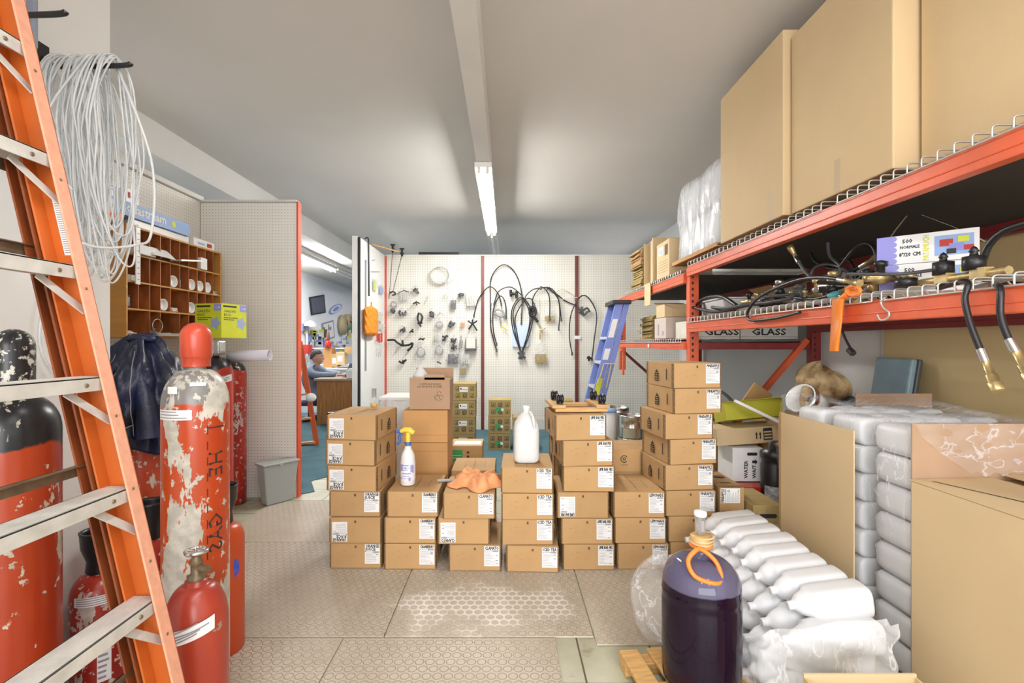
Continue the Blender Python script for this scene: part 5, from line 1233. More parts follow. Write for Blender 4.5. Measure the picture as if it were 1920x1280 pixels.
solo('yellow_green_box', mb, olive, 'bright yellow green box lying tilted behind the rack brace', 'box', (1.50, 3.26, .775), bevel=.004)
solo('white_bar', MB().bar((0, 0, .12), (.32, -.05, -.04), .028, .02), white, 'white plastic bar lying diagonally across the yellow green box', 'bar', (1.51, 3.17, .80), bevel=.003)
t = thing('round_lid', 'grey round drum lid leaning behind the tallest pineapple stack', 'lid', (1.66, 3.75, .80))
mb = MB().at((0, 0, 0), ry=R(66), rz=R(25)).lathe([(0, 0), (.15, 0), (.155, .006), (.15, .012), (.13, .013), (.128, .006), (0, .006)], 32); part('disc', mb, grey, t)
mb = MB().at((0, 0, 0), ry=R(66), rz=R(25)).lathe([(.150, -.004), (.162, -.004), (.162, .014), (.150, .014)], 32); part('rim', mb, dgrey, t)
mb = MB().at((0, 0, 0), ry=R(66), rz=R(25)); mb.box(-.03, .03, -.008, .008, -.01, 0); part('clip', mb, black, t)
plainbox(.4, .3, .62, carton, 'tall plain carton behind the brace carrying the drum lid', (1.50, 3.62, .012))
mb = MB().box(0, .16, 0, .02, 0, .18); mb.v = [Matrix.Rotation(R(35), 4, 'Y') @ v for v in mb.v]
solo('cardboard_scrap', mb, carton, 'tan cardboard scrap standing on its corner under the rack', 'cardboard piece', (1.74, 3.55, .86))
solo('dark_box', MB().box(0, .2, 0, .12, 0, .08).box(.03, .05, -.002, 0, .03, .04, 1).box(.08, .11, -.002, 0, .02, .05, 1), [dgrey, lblue], 'small dark box with blue marks beside the drum lid', 'box', (1.68, 3.5, .78), R(-5))
plainbox(.3, .3, .76, carton, 'brown carton supporting the small dark box under the rack', (1.93, 3.5, .012))
# ================================================================ middle distance right: blue ladder, pots
def bx(z): return .90+.252*z
t = thing('step_ladder', 'blue fibreglass step ladder leaning at the end of the orange rack', 'ladder', (1.0, 5.35, 0))
def brail(y, xa, xb, m=bladder):
    return MB().hexa([(bx(0)+xa, y, 0), (bx(0)+xb, y, 0), (bx(0)+xb, y+.022, 0), (bx(0)+xa, y+.022, 0)], [(bx(1.72)+xa, y, 1.72), (bx(1.72)+xb, y, 1.72), (bx(1.72)+xb, y+.022, 1.72), (bx(1.72)+xa, y+.022, 1.72)])
part('rail', brail(5.18, -.155, -.07), bladder, t, world=True, bevel=.003); part('rail', brail(5.55, -.155, -.07), bladder, t, world=True, bevel=.003)
part('rear_rail', brail(5.185, -.062, 0), bladder, t, world=True, bevel=.003); part('rear_rail', brail(5.55, -.062, 0), bladder, t, world=True, bevel=.003)
for k in range(1, 6):
    z = .27*k+.02; part('step', MB().box(bx(z)-.158, bx(z)-.08, 5.203, 5.549, z-.03, z), alu, t, world=True, bevel=.003)
part('top_cap', MB().box(bx(1.74)-.19, bx(1.74)+.01, 5.16, 5.59, 1.72, 1.765), black, t, world=True, bevel=.006)
def sl(z0, z1, xa, xb, m, lab):
    part('sticker', MB().add([(bx(z0)+xa, 5.1775, z0), (bx(z0)+xb, 5.1775, z0), (bx(z1)+xb, 5.1775, z1), (bx(z1)+xa, 5.1775, z1)], [(0, 1, 2, 3)]), m, t, world=True, label=lab)
sl(1.36, 1.56, -.145, -.085, paper, 'white sticker'); sl(1.12, 1.24, -.145, -.085, paper, 'small white sticker'); sl(.74, .92, -.145, -.085, lime, 'yellow green sticker')
part('spreader', MB().bar((bx(1.0)-.10, 5.17, 1.08), (bx(.9)-.14, 5.17, .86), .012, .012).bar((bx(1.0)-.02, 5.17, 1.08), (bx(.9)-.05, 5.17, .82), .012, .012).bar((bx(1.08)-.11, 5.17, 1.08), (bx(1.08)+.0, 5.17, 1.08), .012, .012), brass, t, world=True)
t = thing('clamp', 'orange bar clamp hanging at the far end of the rack', 'clamp', (1.46, 6.0, .9))
part('bar', MB().box(0, .02, 0, .05, 0, .36), orack, t); part('jaw', MB().box(-.02, .025, -.01, .06, .30, .34), orack, t)
def keg(x, y, z, r, h_, lab):
    t = thing('steel_pot', lab, 'pot', (x, y, z))
    part('pot_body', MB().lathe([(0, 0), (r*.95, 0), (r, .01), (r, h_*.45), (r*1.03, h_*.48), (r, h_*.51), (r, h_*.9), (r*1.04, h_*.93), (r*1.04, h_), (r*.98, h_), (r*.97, h_*.9), (0, h_*.88)], 32), steel, t)
    part('rim', MB().tube([(r*1.02*math.cos(q*PI/16), r*1.02*math.sin(q*PI/16), h_) for q in range(32)], .006, 8, True), steel, t)
    return t
keg(1.13, 4.35, .004, .11, .44, 'lower steel pot partly hidden behind the emblem carton'); keg(1.13, 4.35, .447, .105, .20, 'upper steel pot on the pair behind the emblem carton'); keg(1.10, 4.75, .004, .11, .66, 'tall steel keg behind the pair of steel pots')
t = thing('white_pail', 'white pail with blue lid beside the steel pots', 'pail', (.945, 4.45, .004))
part('pail_body', MB().lathe([(0, 0), (.06, 0), (.075, .66), (0, .66)], 24), white, t); part('lid', MB().lathe([(0, .66), (.08, .66), (.08, .685), (0, .685)], 24), lblue, t)
# ================================================================ things hanging on the back pegboard
WY = BW-.03
def W(zx, zy, off=0):   # a spot on the back wall
    px, py = 660+zx/4, 420+zy/4; return Vector((X(px, WY-off), WY-off, Z(py, WY-off)))
U = WY/F/4
def wthing(name, lab, cat, zx, zy, off=.02): return thing(name, lab, cat, W(zx, zy, off), group=None)
def pegpart(t, h_): part('peg', MB().tube([(0, .02, h_), (0, -.03, h_), (0, -.03, h_+.012)], .003, 6), steel, t)
def bagitem(zx, zy, wz, hz, kind, lab, seed=0, m=None, name='parts_bag', cat='bag of parts'):
    t = wthing(name, lab, cat, zx, zy); w_, h_ = wz*U, hz*U; rr = random.Random(seed)
    bagmb = MB().grid(lambda u, v: ((u-.5)*w_*1.15*(1-.15*v+.1*math.sin(3*v)), -.004-.028*math.sin(PI*u)*math.sin(PI*min(1, v*1.1))-.004*math.sin(17*u+13*v), (v-.5)*h_*1.2), 14, 14)
    part('plastic_bag', bagmb, bag, t); pegpart(t, h_*.58)
    c = MB()
    if kind == 'white':
        for k in range(4): x = (k-1.5)*w_*.2; c.at((x, -.012, 0), ry=rr.uniform(-.15, .15)).box(-w_*.09, w_*.09, -.01, .01, -h_*.38, h_*.36)
        mm = mat('grey_white_plastic', (.55, .54, .50), .4)
    elif kind == 'bits':
        for k in range(11): c.at((rr.uniform(-.3, .3)*w_, -.012, rr.uniform(-.35, .2)*h_), ry=rr.uniform(0, 3), rx=rr.uniform(0, 3)).lathe([(0, -.026), (.012, -.026), (.014, 0), (.010, .026), (0, .026)], 8)
        mm = dgrey
    elif kind == 'coil':
        for k in range(3): c.tube([(w_*(.33+.03*k)*math.cos(q*PI/12), -.010-.004*k, h_*(.30+.02*k)*math.sin(q*PI/12)-.01*k) for q in range(24)], .0045, 6, True)
        mm = inkg
    elif kind == 'card':
        c.box(-w_*.4, w_*.4, -.008, -.004, -h_*.4, h_*.4); mm = dgrey
    elif kind == 'brown':
        c.box(-w_*.42, w_*.42, -.022, -.002, -h_*.5, h_*.0)
        for k in range(6): c.box(-w_*.40+k*w_*.14, -w_*.38+k*w_*.14, -.0235, -.022, -h_*.48, -h_*.02)
        mm = cartonol
    elif kind == 'box':
        c.box(-w_*.38, w_*.38, -.05, -.004, -h_*.3, h_*.35); mm = offw
    part('contents', c, m or mm, t)
    if kind == 'box': part('frame', MB().box(-w_*.45, w_*.45, -.055, -.0, -h_*.46, -h_*.30).box(-w_*.45, -w_*.39, -.04, -.0, -h_*.3, h_*.3).box(w_*.39, w_*.45, -.04, 0, -h_*.3, h_*.3), dgrey, t)
    return t
t = wthing('wire_coil', 'pale coil of tubing hung highest on the left pegboard panel', 'coil', 660, 380)
c = MB()
for k in range(4): c.tube([((60+3*k)*U*math.cos(q*PI/14), -.008*k, (58+2*k)*U*math.sin(q*PI/14)-.004*k) for q in range(28)], .006, 8, True)
c.tube(spline([(20*U, -.02, -58*U), (50*U, -.03, -62*U), (95*U, -.03, -42*U)], 5), .007, 8); part('coil', c, mat('pale_grey_tube', (.5, .5, .47), .35), t); pegpart(t, .10)
items = [(395, 535, 75, 95, 'white', 'bag of white spouts under a dark wire loop at the upper left', 1), (315, 600, 60, 70, 'coil', 'small bagged grey coil near the left red post', 2), (305, 645, 50, 40, 'bits', 'little bag of dark washers under the small grey coil', 3),
 (895, 560, 95, 140, 'white', 'big bag of white tubes nearest the central red post', 4), (760, 605, 52, 88, 'card', 'dark picture card in a bag left of the big tube bag', 5), (820, 530, 50, 60, 'bits', 'small clear bag behind the big bag of white tubes', 6),
 (655, 750, 70, 72, 'coil', 'bagged dark round coil in the middle of the left panel', 7), (750, 745, 62, 72, 'bits', 'grey bag of small fittings right of the dark round coil', 8), (830, 752, 40, 34, 'card', 'small bag with an orange brown card', 9),
 (640, 845, 46, 70, 'white', 'white tagged blister pack below the dark round coil', 10), (700, 850, 48, 56, 'bits', 'bag of dark bits right of the white tagged pack', 11), (765, 870, 48, 50, 'bits', 'small bag of dark studs left of the slotted strip', 12),
 (893, 895, 90, 120, 'box', 'white box in a black bracket near the foot of the bag columns', 13), (518, 955, 84, 110, 'coil', 'large clear bag with a looped tube at lower left', 14), (655, 940, 76, 100, 'coil', 'bag with thin black wire loop at lower middle', 15),
 (770, 915, 54, 60, 'bits', 'small bag of grey bits over the dark card bag', 16), (760, 1010, 100, 92, 'card', 'bag with a tilted dark card at the bottom of the left panel', 17), (850, 1010, 80, 100, 'white', 'clear bag of pale sticks above the brown card pack', 18),
 (835, 1082, 56, 76, 'brown', 'brown card pack hanging lowest left of the central red post', 19), (1415, 975, 100, 130, 'brown', 'brown cardboard pack in a clear bag alone on the right panel', 20), (380, 660, 110, 50, 'bits', 'flat clear bag with few specks near the left post', 21),
 (600, 672, 40, 66, 'bits', 'narrow bag left of the tangled wire at panel middle', 22), (380, 790, 60, 44, 'bits', 'faint clear bag of specks left of the black elbow', 23), (480, 500, 60, 60, 'bits', 'almost empty clear bag under the pale coil', 24), (1480, 690, 80, 72, 'brown', 'tan triangular pack between the hoses on the right panel', 25)]
for zx, zy, w_, h_, kd, lab, sd in items: bagitem(zx, zy, w_, h_, kd, lab, sd, m=(orange if sd == 9 else None))
def blk(zx, zy, paths, r, lab, m=black, name='fitting', cat='fitting', extra=None):
    t = wthing(name, lab, cat, zx, zy); mb = MB()
    for p in paths: mb.tube(spline([((a-zx)*U, -.018-(.01 if len(q_) < 1 else q_[0]), (zy-b_)*U) for a, b_, *q_ in p], 4), r*(1.45 if r > .0055 else 1.1), 7)
    part('body', mb, m, t); pegpart(t, .03)
    if extra: extra(t)
    return t
blk(390, 505, [[(345, 525), (390, 500), (430, 512)]], .004, 'thin dark wire bow over the bag of white spouts', name='wire_bow', cat='wire')
blk(485, 595, [[(460, 600), (485, 585), (510, 598)], [(480, 585), (490, 610)]], .007, 'small black clip alone at the upper middle')
blk(560, 570, [[(575, 535), (560, 570), (540, 610)]], .004, 'thin pale wand right of the small black clip', grey, 'wand', 'tool')
blk(710, 525, [[(705, 490), (710, 520), (690, 545)], [(700, 510), (735, 520), (715, 545)]], .005, 'white wire clip above the dark picture card', white)
blk(515, 720, [[(505, 665), (495, 710), (520, 770)], [(515, 670), (530, 700), (515, 745)], [(495, 745), (530, 740)]], .010, 'bunch of black connectors in the middle left')
blk(905, 750, [[(870, 725), (905, 745), (940, 725)], [(905, 745), (875, 790)], [(905, 745), (940, 800)], [(905, 715), (905, 745)]], .008, 'black spider shaped bracket beside the central red post')
blk(450, 800, [[(435, 815), (462, 788)], [(445, 800), (465, 810)]], .008, 'black elbow fitting left of the hanging bags')
blk(655, 678, [[(615, 670), (640, 685), (660, 668), (690, 685)], [(640, 690), (670, 665)]], .003, 'tangled thin wire above the dark round coil', inkg, 'wire', 'wire')
blk(525, 860, [[(500, 865), (550, 858)], [(510, 855), (540, 870)]], .006, 'pair of short black stems left of the white tagged pack')
blk(820, 880, [[(820, 835), (820, 870)], [(812, 870), (812, 940)], [(828, 870), (826, 930)]], .006, 'slotted strip on a white card left of the boxed bracket', inkg)
blk(370, 880, [[(270, 870), (320, 870), (345, 890), (385, 910), (430, 905), (458, 890)], [(380, 870), (385, 905)], [(458, 890), (450, 920), (420, 950)]], .011, 'long lumpy black hose assembly at the lower left', name='hose_assembly', cat='hose')
blk(375, 930, [[(330, 970), (350, 925), (400, 915)]], .004, 'thin wire hanging under the lumpy hose assembly', inkg, 'wire', 'wire')
blk(385, 1030, [[(355, 1025), (380, 1040), (410, 1015)], [(385, 1020), (388, 1048)]], .010, 'black three way elbow at the very bottom left')
blk(655, 1035, [[(640, 1030), (670, 1045)]], .007, 'short dark screw below the wire loop bag')
blk(310, 520, [[(285, 520), (310, 508), (330, 525), (305, 535)]], .008, 'dark toothed fitting beside the left red post')
blk(1270, 985, [[(1245, 960), (1270, 985), (1290, 960)], [(1250, 1010), (1270, 985), (1300, 1005)], [(1270, 950), (1272, 1015)]], .012, 'cluster of hose fittings where the long hoses meet', dgrey)
blk(1215, 520, [[(1190, 495), (1192, 545)], [(1235, 505), (1232, 555)], [(1190, 520), (1240, 530)]], .014, 'pair of black gas knobs at the top of the hose panel')
blk(1095, 665, [[(1065, 660), (1090, 640), (1130, 655), (1140, 690), (1100, 690), (1070, 670)], [(1110, 700), (1115, 735)]], .010, 'grey coiled fitting between the left hose loops', inkg)
blk(1352, 650, [[(1335, 625), (1370, 630), (1372, 680), (1335, 682), (1335, 625)], [(1345, 645), (1365, 650)], [(1360, 690), (1395, 735)]], .014, 'black square valve hanging in the middle of the hose loops')
blk(1415, 810, [[(1405, 765), (1420, 790), (1410, 830), (1412, 865)], [(1400, 800), (1450, 775)]], .008, 'brass chain of fittings right of the blue panel', brass)
blk(1150, 780, [[(1125, 765), (1165, 795)]], .008, 'tiny yellow tipped tool beside the blue panel', yellow, 'tool', 'tool')
blk(1735, 640, [[(1690, 625), (1720, 650), (1760, 630), (1780, 660)], [(1700, 660), (1740, 680), (1765, 655)], [(1720, 620), (1735, 690)]], .010, 'dark cluster of valves right of the right red post', dgrey)
blk(1775, 1005, [[(1760, 1000), (1800, 1008)], [(1775, 990), (1775, 1025)]], .012, 'black connector low beside the blue ladder')
blk(1400, 630, [[(1405, 560), (1410, 640), (1400, 760)]], .003, 'pale thin wire hanging behind the middle hoses', inkg, 'wire', 'wire')
t = wthing('plastic_sheet', 'pale blue plastic panel hanging behind the long hose loops', 'panel', 1265, 830, .0)
part('panel', MB().add([(-65*U, -.012, 80*U), (-65*U, -.012, -80*U), (-50*U, -.012, -90*U), (50*U, -.012, -90*U), (62*U, -.012, -75*U), (62*U, -.012, 85*U)], [(0, 1, 2, 3, 4, 5)]), mat('pale_blue', (.50, .60, .76), .4), t, solid=.006); pegpart(t, .30)
HS = [([(1040, 725), (1038, 560), (1045, 400), (1130, 305), (1220, 360), (1272, 520), (1270, 740)], 'tallest black hose arch reaching above the other loops'),
 ([(915, 685), (950, 560), (1030, 470), (1095, 520), (1120, 600)], 'black hose arch crossing in front of the central red post'),
 ([(1040, 600), (1040, 760), (1060, 860), (1085, 945)], 'black hose hanging down left of the blue panel'),
 ([(1065, 600), (1100, 505), (1190, 472), (1275, 535)], 'low black arch over the grey coiled fitting'),
 ([(1085, 900), (1060, 790), (1060, 640), (1110, 540), (1150, 590), (1155, 700)], 'thin black hose loop nested in the left arch'),
 ([(1265, 960), (1205, 780), (1200, 640), (1265, 548), (1335, 620), (1345, 720), (1275, 960)], 'outer long black loop in front of the blue panel'),
 ([(1262, 955), (1222, 800), (1210, 650), (1270, 560), (1325, 640), (1330, 760), (1280, 955)], 'inner long black loop in front of the blue panel'),
 ([(1268, 965), (1238, 820), (1225, 700), (1290, 575), (1340, 560), (1365, 600)], 'slanting black loop joining the long pair'),
 ([(1275, 965), (1330, 830), (1358, 700), (1356, 560), (1420, 475), (1478, 540), (1482, 710)], 'wide black arch right of the long loops'),
 ([(1420, 475), (1500, 487), (1550, 570), (1570, 715)], 'black hose falling to the right of the wide arch'),
 ([(1465, 480), (1540, 530), (1600, 575), (1690, 615)], 'black hose slanting to the right red post'),
 ([(1550, 785), (1558, 680), (1545, 560), (1480, 482)], 'black hose end hanging inside the right arch'),
 ([(1650, 970), (1632, 850), (1640, 690), (1690, 570), (1745, 535), (1800, 590), (1835, 690), (1815, 880), (1800, 1010)], 'long black hose arch across the right red post'),
 ([(1280, 600), (1310, 530), (1360, 490), (1415, 478)], 'short black hose feeding into the wide arch')]
for k, (p, lab) in enumerate(HS):
    pts = [W(a, b_, .03+.006*(k % 5)) for a, b_ in p]
    t = thing('rubber_hose', lab+' on the pegboard', 'hose', pts[0], group='black hoses on the pegboard'); sp = spline(pts, 7)
    part('hose', MB().tube(sp, .0085, 8), black, t, world=True)
    for e in (0, -1): part('end_fitting', MB().tube([sp[e]+Vector((0, 0, .02)), sp[e]+Vector((0, 0, -.03))], .012, 8), dgrey, t, world=True)
pts = [W(a, b_, .03) for a, b_ in ((1500, 560), (1530, 510), (1585, 488), (1640, 520), (1665, 560))]
solo('pale_hose', MB().tube(spline(pts, 7), .007, 8), offw, 'pale hose arch just left of the right red post', 'hose', pts[0], world=True)
solo('pale_hose', MB().tube(spline([W(a, b_, .035) for a, b_ in ((1320, 555), (1420, 572), (1520, 570), (1690, 550))], 7), .006, 8), offw, 'pale cord strung level behind the hose arches', 'cord', W(1320, 555), world=True)
solo('post_sticker', MB().box(0, .10, 0, .002, 0, .05), paper, 'small white sticker on the right red post', 'sticker', W(1665, 862, .002))
solo('wall_top_bar', MB().box(0, .60, 0, .05, 0, .04), black, 'black flat bar lying on top of the back pegboard wall', 'bar', (X(785, BW), BW, ztop+.021))
# ---------------------------------------------------------------- partition side
def Q(zx, zy, off=.012):
    px, py = 660+zx/4, 420+zy/4; x = xp+off; d = x*F/(px-VX); return Vector((x, d, Z(py, d)))
t = thing('duster', 'orange fluffy duster hanging on the white partition', 'duster', Q(145, 720))
c = Q(146, 722, .06)
part('fluff', MB().grid(lambda u, v: (c.x+.05*math.cos(2*PI*u)*(1+.10*math.sin(40*u+30*v))*min(1, 9*v, 8*(1-v)+.15), c.y+.26*math.sin(2*PI*u)*(1+.05*math.sin(50*u-22*v))*min(1, 9*v+.1, 9*(1-v)+.3), c.z+.19-.40*v), 40, 24, 0, True, True), mat('orange_fluff', (.80, .25, .02), .95, var=.25, vs=30, bmp=.8, bs=80), t, world=True)
part('handle', MB().tube([c+Vector((0, 0, .16)), c+Vector((0, 0, .24))], .01, 8), orange, t, world=True)
solo('hanging_ruler', MB().tube([Q(104, 270), Q(104, 1100)], .012, 6), inkg, 'long grey metal ruler hanging on the white partition', 'ruler', Q(104, 700), world=True)
solo('black_rod', MB().tube(spline([Q(100, 108), Q(122, 112), Q(126, 250), Q(128, 540)], 6), .010, 6), black, 'black hooked rod hanging on the white partition', 'rod', Q(125, 300), world=True)
for k, (zx, zy, w_, h_, m, lab) in enumerate(((165, 460, 30, 110, 'card', 'pale striped packet on the partition above the duster'), (215, 495, 34, 90, 'bits', 'bag with blue tools on the partition above right of the duster'), (205, 700, 40, 90, 'bits', 'clear bag right of the duster'), (210, 770, 60, 70, 'white', 'white packet below right of the duster'))):
    a = Q(zx-w_/2, zy); b_ = Q(zx+w_/2, zy); L = b_.y-a.y; h2 = h_*U*.85; t = thing('parts_bag', lab, 'bag of parts', Q(zx, zy))
    mb = MB().box(.0, .02, -abs(L)/2, abs(L)/2, -h2/2, h2/2); part('plastic_bag', mb, bag, t)
    part('contents', MB().box(.006, .014, -abs(L)*.3, abs(L)*.3, -h2*.35, h2*.3), [lime, lblue, offw, offw][k], t)
for k, (zx, zy) in enumerate(((190, 840), (205, 850), (222, 845))):
    t = thing('screwdriver', ('left', 'middle', 'right')[k]+' of three red handled tools under the duster', 'tool', Q(zx, zy), group='red handled tools')
    a = Q(zx, zy-30, .03); b_ = Q(zx, zy+40, .03); part('handle', MB().tube([a, b_], .014, 8), mat('tool_red', (.6, .04, .02), .4), t, world=True); part('shaft', MB().tube([b_, Q(zx-8, zy+150, .03)], .005, 6), steel, t, world=True)
solo('picture_hook_wire', MB().tube([Q(150, 275), Q(172, 268)], .004, 6).tube([Q(145, 357), Q(205, 357)], .004, 6), inkg, 'two thin pegs on the white partition above the packets', 'peg', Q(160, 300), world=True)
t = thing('rod_with_clamps', 'yellowish rod with two clamps and cords at the top of the partition corner', 'rod', Q(200, 170))
a, b_ = Vector(P(697, 458, 6.6)), Vector(P(757, 474, 6.9)); part('rod', MB().tube([a, b_], .012, 8), pine, t, world=True)
for zx, zy, ex, ey in ((305, 175, 278, 560), (375, 205, 308, 500)):
    a = P(660+zx/4, 420+zy/4, 6.85); part('clamp', MB().box(a.x-.03, a.x+.03, a.y-.02, a.y+.02, a.z+.03, a.z+.045).box(a.x-.012, a.x+.012, a.y-.015, a.y+.015, a.z-.07, a.z+.03).box(a.x-.025, a.x+.025, a.y-.02, a.y+.02, a.z-.04, a.z-.02), blackm, t, world=True)
    part('cord', MB().tube([a-Vector((0, 0, .05)), P(660+ex/4, 420+ey/4, 7.1)], .005, 6), dgrey, t, world=True)
# ================================================================ office beyond the opening
DY = 7.8
wood = MATS['oak']
t = thing('office_desk', 'brown wooden office desk seen through the opening', 'desk', (X(594, DY), DY-.3, 0))
x0, x1 = X(594, DY-.3), X(668, DY-.3)
part('desktop', MB().box(x0-.03, x1+.3, DY-.34, DY+.55, .715, .75), mat('desk_edge', (.40, .30, .22), .5), t, world=True, bevel=.004)
part('modesty_panel', MB().box(x0+.02, x1+.25, DY-.3, DY-.28, .04, .714), oak, t, world=True)
part('side_panel', MB().box(x0, x0+.02, DY-.3, DY+.5, .0, .714), oak, t, world=True)
# person: seated, leaning on the desk, facing right
ex = .0
hx, hy = X(592, 7.95), 7.95
t = thing('person', 'person in grey blue hoodie seated at the desk, looking right, forearms on the desktop', 'person', (hx-.05, hy, 0))
def skinned(name, pts, edges, rad, m, parent, lvl=2, root=0):
    me = bpy.data.meshes.new(name); o = parent.location
    me.from_pydata([tuple(Vector(p)-o) for p in pts], edges, []); me.materials.append(m)
    ob = bpy.data.objects.new(name, me); ob.parent = parent; col.objects.link(ob)
    md = ob.modifiers.new('skin', 'SKIN'); md.use_smooth_shade = True
    for i, r_ in enumerate(rad):
        sv = me.skin_vertices[0].data[i]; sv.radius = r_ if isinstance(r_, tuple) else (r_, r_); sv.use_root = (i == root)
    s_ = ob.modifiers.new('sub', 'SUBSURF'); s_.levels = lvl; s_.render_levels = lvl; return ob
b = Vector((hx, hy, 0))
V = lambda x, y, z: (b.x+x, b.y+y, z)
# torso, neck, thighs, shins (trousers colour hidden behind the desk)
body_pts = [V(-.20, .10, .42), V(-.17, .08, .60), V(-.10, .05, .77), V(-.03, .02, .88), V(.0, .0, .945),
            V(-.05, -.18, .86), V(.06, -.22, .79), V(.24, -.20, .79), V(.40, -.16, .785),
            V(-.03, .20, .86), V(.12, .22, .79), V(.32, .10, .80), V(.42, -.0, .785),
            V(.16, .0, .44), V(.20, .02, .12), V(.18, .22, .44), V(.30, .22, .14)]
ed = [(0, 1), (1, 2), (2, 3), (3, 4), (3, 5), (5, 6), (6, 7), (7, 8), (3, 9), (9, 10), (10, 11), (11, 12), (0, 13), (13, 14), (0, 15), (15, 16)]
skinned('body', body_pts, ed, [(.15, .16), (.135, .155), (.14, .16), (.10, .12), .055, .075, .06, .045, .034, .075, .06, .045, .034, .085, .055, .085, .055], hoodie, t)
part('hood', MB().grid(lambda u, v: V((.07+.035*math.cos(2*PI*v))*math.cos(2*PI*u)-.03, (.085+.035*math.cos(2*PI*v))*math.sin(2*PI*u), 0.915+.035*math.sin(2*PI*v)+.03*math.cos(2*PI*u)*-1), 24, 10, 0, True, True), hoodie, t, world=True)
hd = MB()
def headf(u, v):
    a = 2*PI*u; q = PI*(.01+.98*v); s_, c_ = math.sin(q), -math.cos(q)
    x = .098*math.cos(a)*s_; y = .076*math.sin(a)*s_; z = .118*c_
    f = max(0, math.cos(a))**6
    if c_ < 0: x *= 1-.22*(-c_); y *= 1-.28*(-c_)
    x += f*(.026*math.exp(-((c_+.12)/.13)**2)+.010*math.exp(-((c_+.45)/.08)**2)+.012*math.exp(-((c_+.8)/.15)**2)-.006*math.exp(-((c_-.12)/.1)**2))
    return V(x+.035, y-.01, 1.055+z)
hd.grid(headf, 48, 40, 0, True, True)
hd.tube([V(.01, -.01, 0.90), V(.02, -.01, .98)], .048, 16)
hd.sphere(V(.025, -.085, 1.05), .022, 0, 10, (1, .4, 1.4)); hd.sphere(V(.025, .066, 1.05), .022, 0, 10, (1, .4, 1.4))
part('head', hd, skin, t, world=True)
ey = MB()
for s_ in (-1, 1): ey.sphere(V(.112, -.01+.032*s_, 1.072), .012, 0, 10); ey.sphere(V(.121, -.01+.032*s_, 1.072), .006, 1, 8)
part('eyes', ey, [white, ink], t, world=True)
part('mouth', MB().tube([V(.112, -.034, 0.995), V(.132, -.01, 0.998), V(.112, .014, 0.995)], .004, 6), mat('lips', (.42, .14, .12), .5), t, world=True)
part('brows', MB().tube([V(.115, -.055, 1.092), V(.126, -.03, 1.098)], .004, 6).tube([V(.126, .01, 1.098), V(.115, .035, 1.092)], .004, 6), hair, t, world=True)
hr = MB().grid(lambda u, v: (lambda a, q: V(.035-.012+(.104+.007*math.sin(9*a+5*v))*math.cos(a)*math.sin(q)*(1 if math.cos(a) < 0 else .93), -.01+(.086+.006*math.sin(7*a))*math.sin(a)*math.sin(q), 1.065+.125*math.cos(q)))(2*PI*u, .02+(1.0+.75*max(0, -math.cos(2*PI*u))**.5)*v*1.05), 40, 18, 0, True, True)
part('hair', hr, hair, t, world=True, solid=.012)
for s_, wr_ in ((-1, V(.40, -.16, .785)), (1, V(.42, 0, .785))):
    wv = Vector(wr_); P0 = [wv, wv+Vector((.05, .005*s_, -.002))]; pts = [tuple(P0[0]), tuple(P0[1])]; eds = [(0, 1)]; rad = [.024, (.034, .016)]
    for k, (dy, L) in enumerate(((-.030, .068), (-.010, .078), (.010, .074), (.028, .06))):
        i = len(pts); d_ = Vector((1, dy*3, 0)).normalized()
        p1 = P0[1]+Vector((.030, dy, .002)); p2 = p1+d_*L*.5+Vector((0, 0, .006)); p3 = p2+d_*L*.45+Vector((0, 0, -.014))
        pts += [tuple(p1), tuple(p2), tuple(p3)]; eds += [(1, i), (i, i+1), (i+1, i+2)]; rad += [.010, .0088, .0075]
    i = len(pts); p1 = P0[0]+Vector((.025, -.028*s_, 0)); p2 = p1+Vector((.032, -.018*s_, -.004)); pts += [tuple(p1), tuple(p2)]; eds += [(0, i), (i, i+1)]; rad += [.012, .009]
    skinned('hand', pts, eds, rad, skin, t, 1)
t = thing('office_chair', 'dark office chair under the seated person', 'chair', (b.x-.14, b.y+.1, 0))
part('seat', MB().box(-.22, .22, -.22, .22, .27, .325), navy, t, bevel=.03); part('backrest', MB().box(-.29, -.24, -.2, .2, .45, .95), navy, t, bevel=.02); part('column', MB().lathe([(.03, .06), (.03, .33)], 12), blackm, t)
part('base', MB().bar((-.25, 0, .04), (.25, 0, .04), .05, .04).bar((0, -.25, .04), (0, .25, .04), .05, .04), blackm, t)
# desk and shelf clutter
def obox(px0, px1, py0, py1, d, dep, m, lab, cat='box', name='office_box', rz=0, mats=None, marks=None):
    w_ = (px1-px0)*d/F; h_ = (py1-py0)*d/F; mb = MB().box(0, w_, 0, dep, 0, h_)
    if marks: marks(mb, w_, h_)
    return solo(name, mb, mats or m, lab, cat, (X(px0, d), d, Z(py1, d)), R(rz), bevel=.003)
t = thing('laptop', 'open laptop at the right end of the office desk', 'laptop', (X(652, 7.75), 7.75, .751))
part('base', MB().box(-.05, .25, -.1, .12, 0, .012), grey, t); part('screen', MB().at((.0, 0, .012), ry=R(20)).box(-.01, 0, -.12, .14, 0, .22), mat('screen_frame', (.10, .11, .20), .3), t)
solo('white_printer', MB().box(0, .25, 0, .24, 0, .13).box(.02, .23, .02, .2, .131, .15), white, 'white machine on the desk in front of the laptop', 'printer', (X(650, 7.5), 7.48, .751), bevel=.008)
solo('paper_stack', MB().box(0, .22, 0, .28, 0, .02).at((.01, .01, 0.021), rz=.1).box(0, .21, 0, .26, 0, .012), paper, 'stack of papers on the desk by the hands', 'papers', (X(626, 7.9)+.0, 7.95, .751))
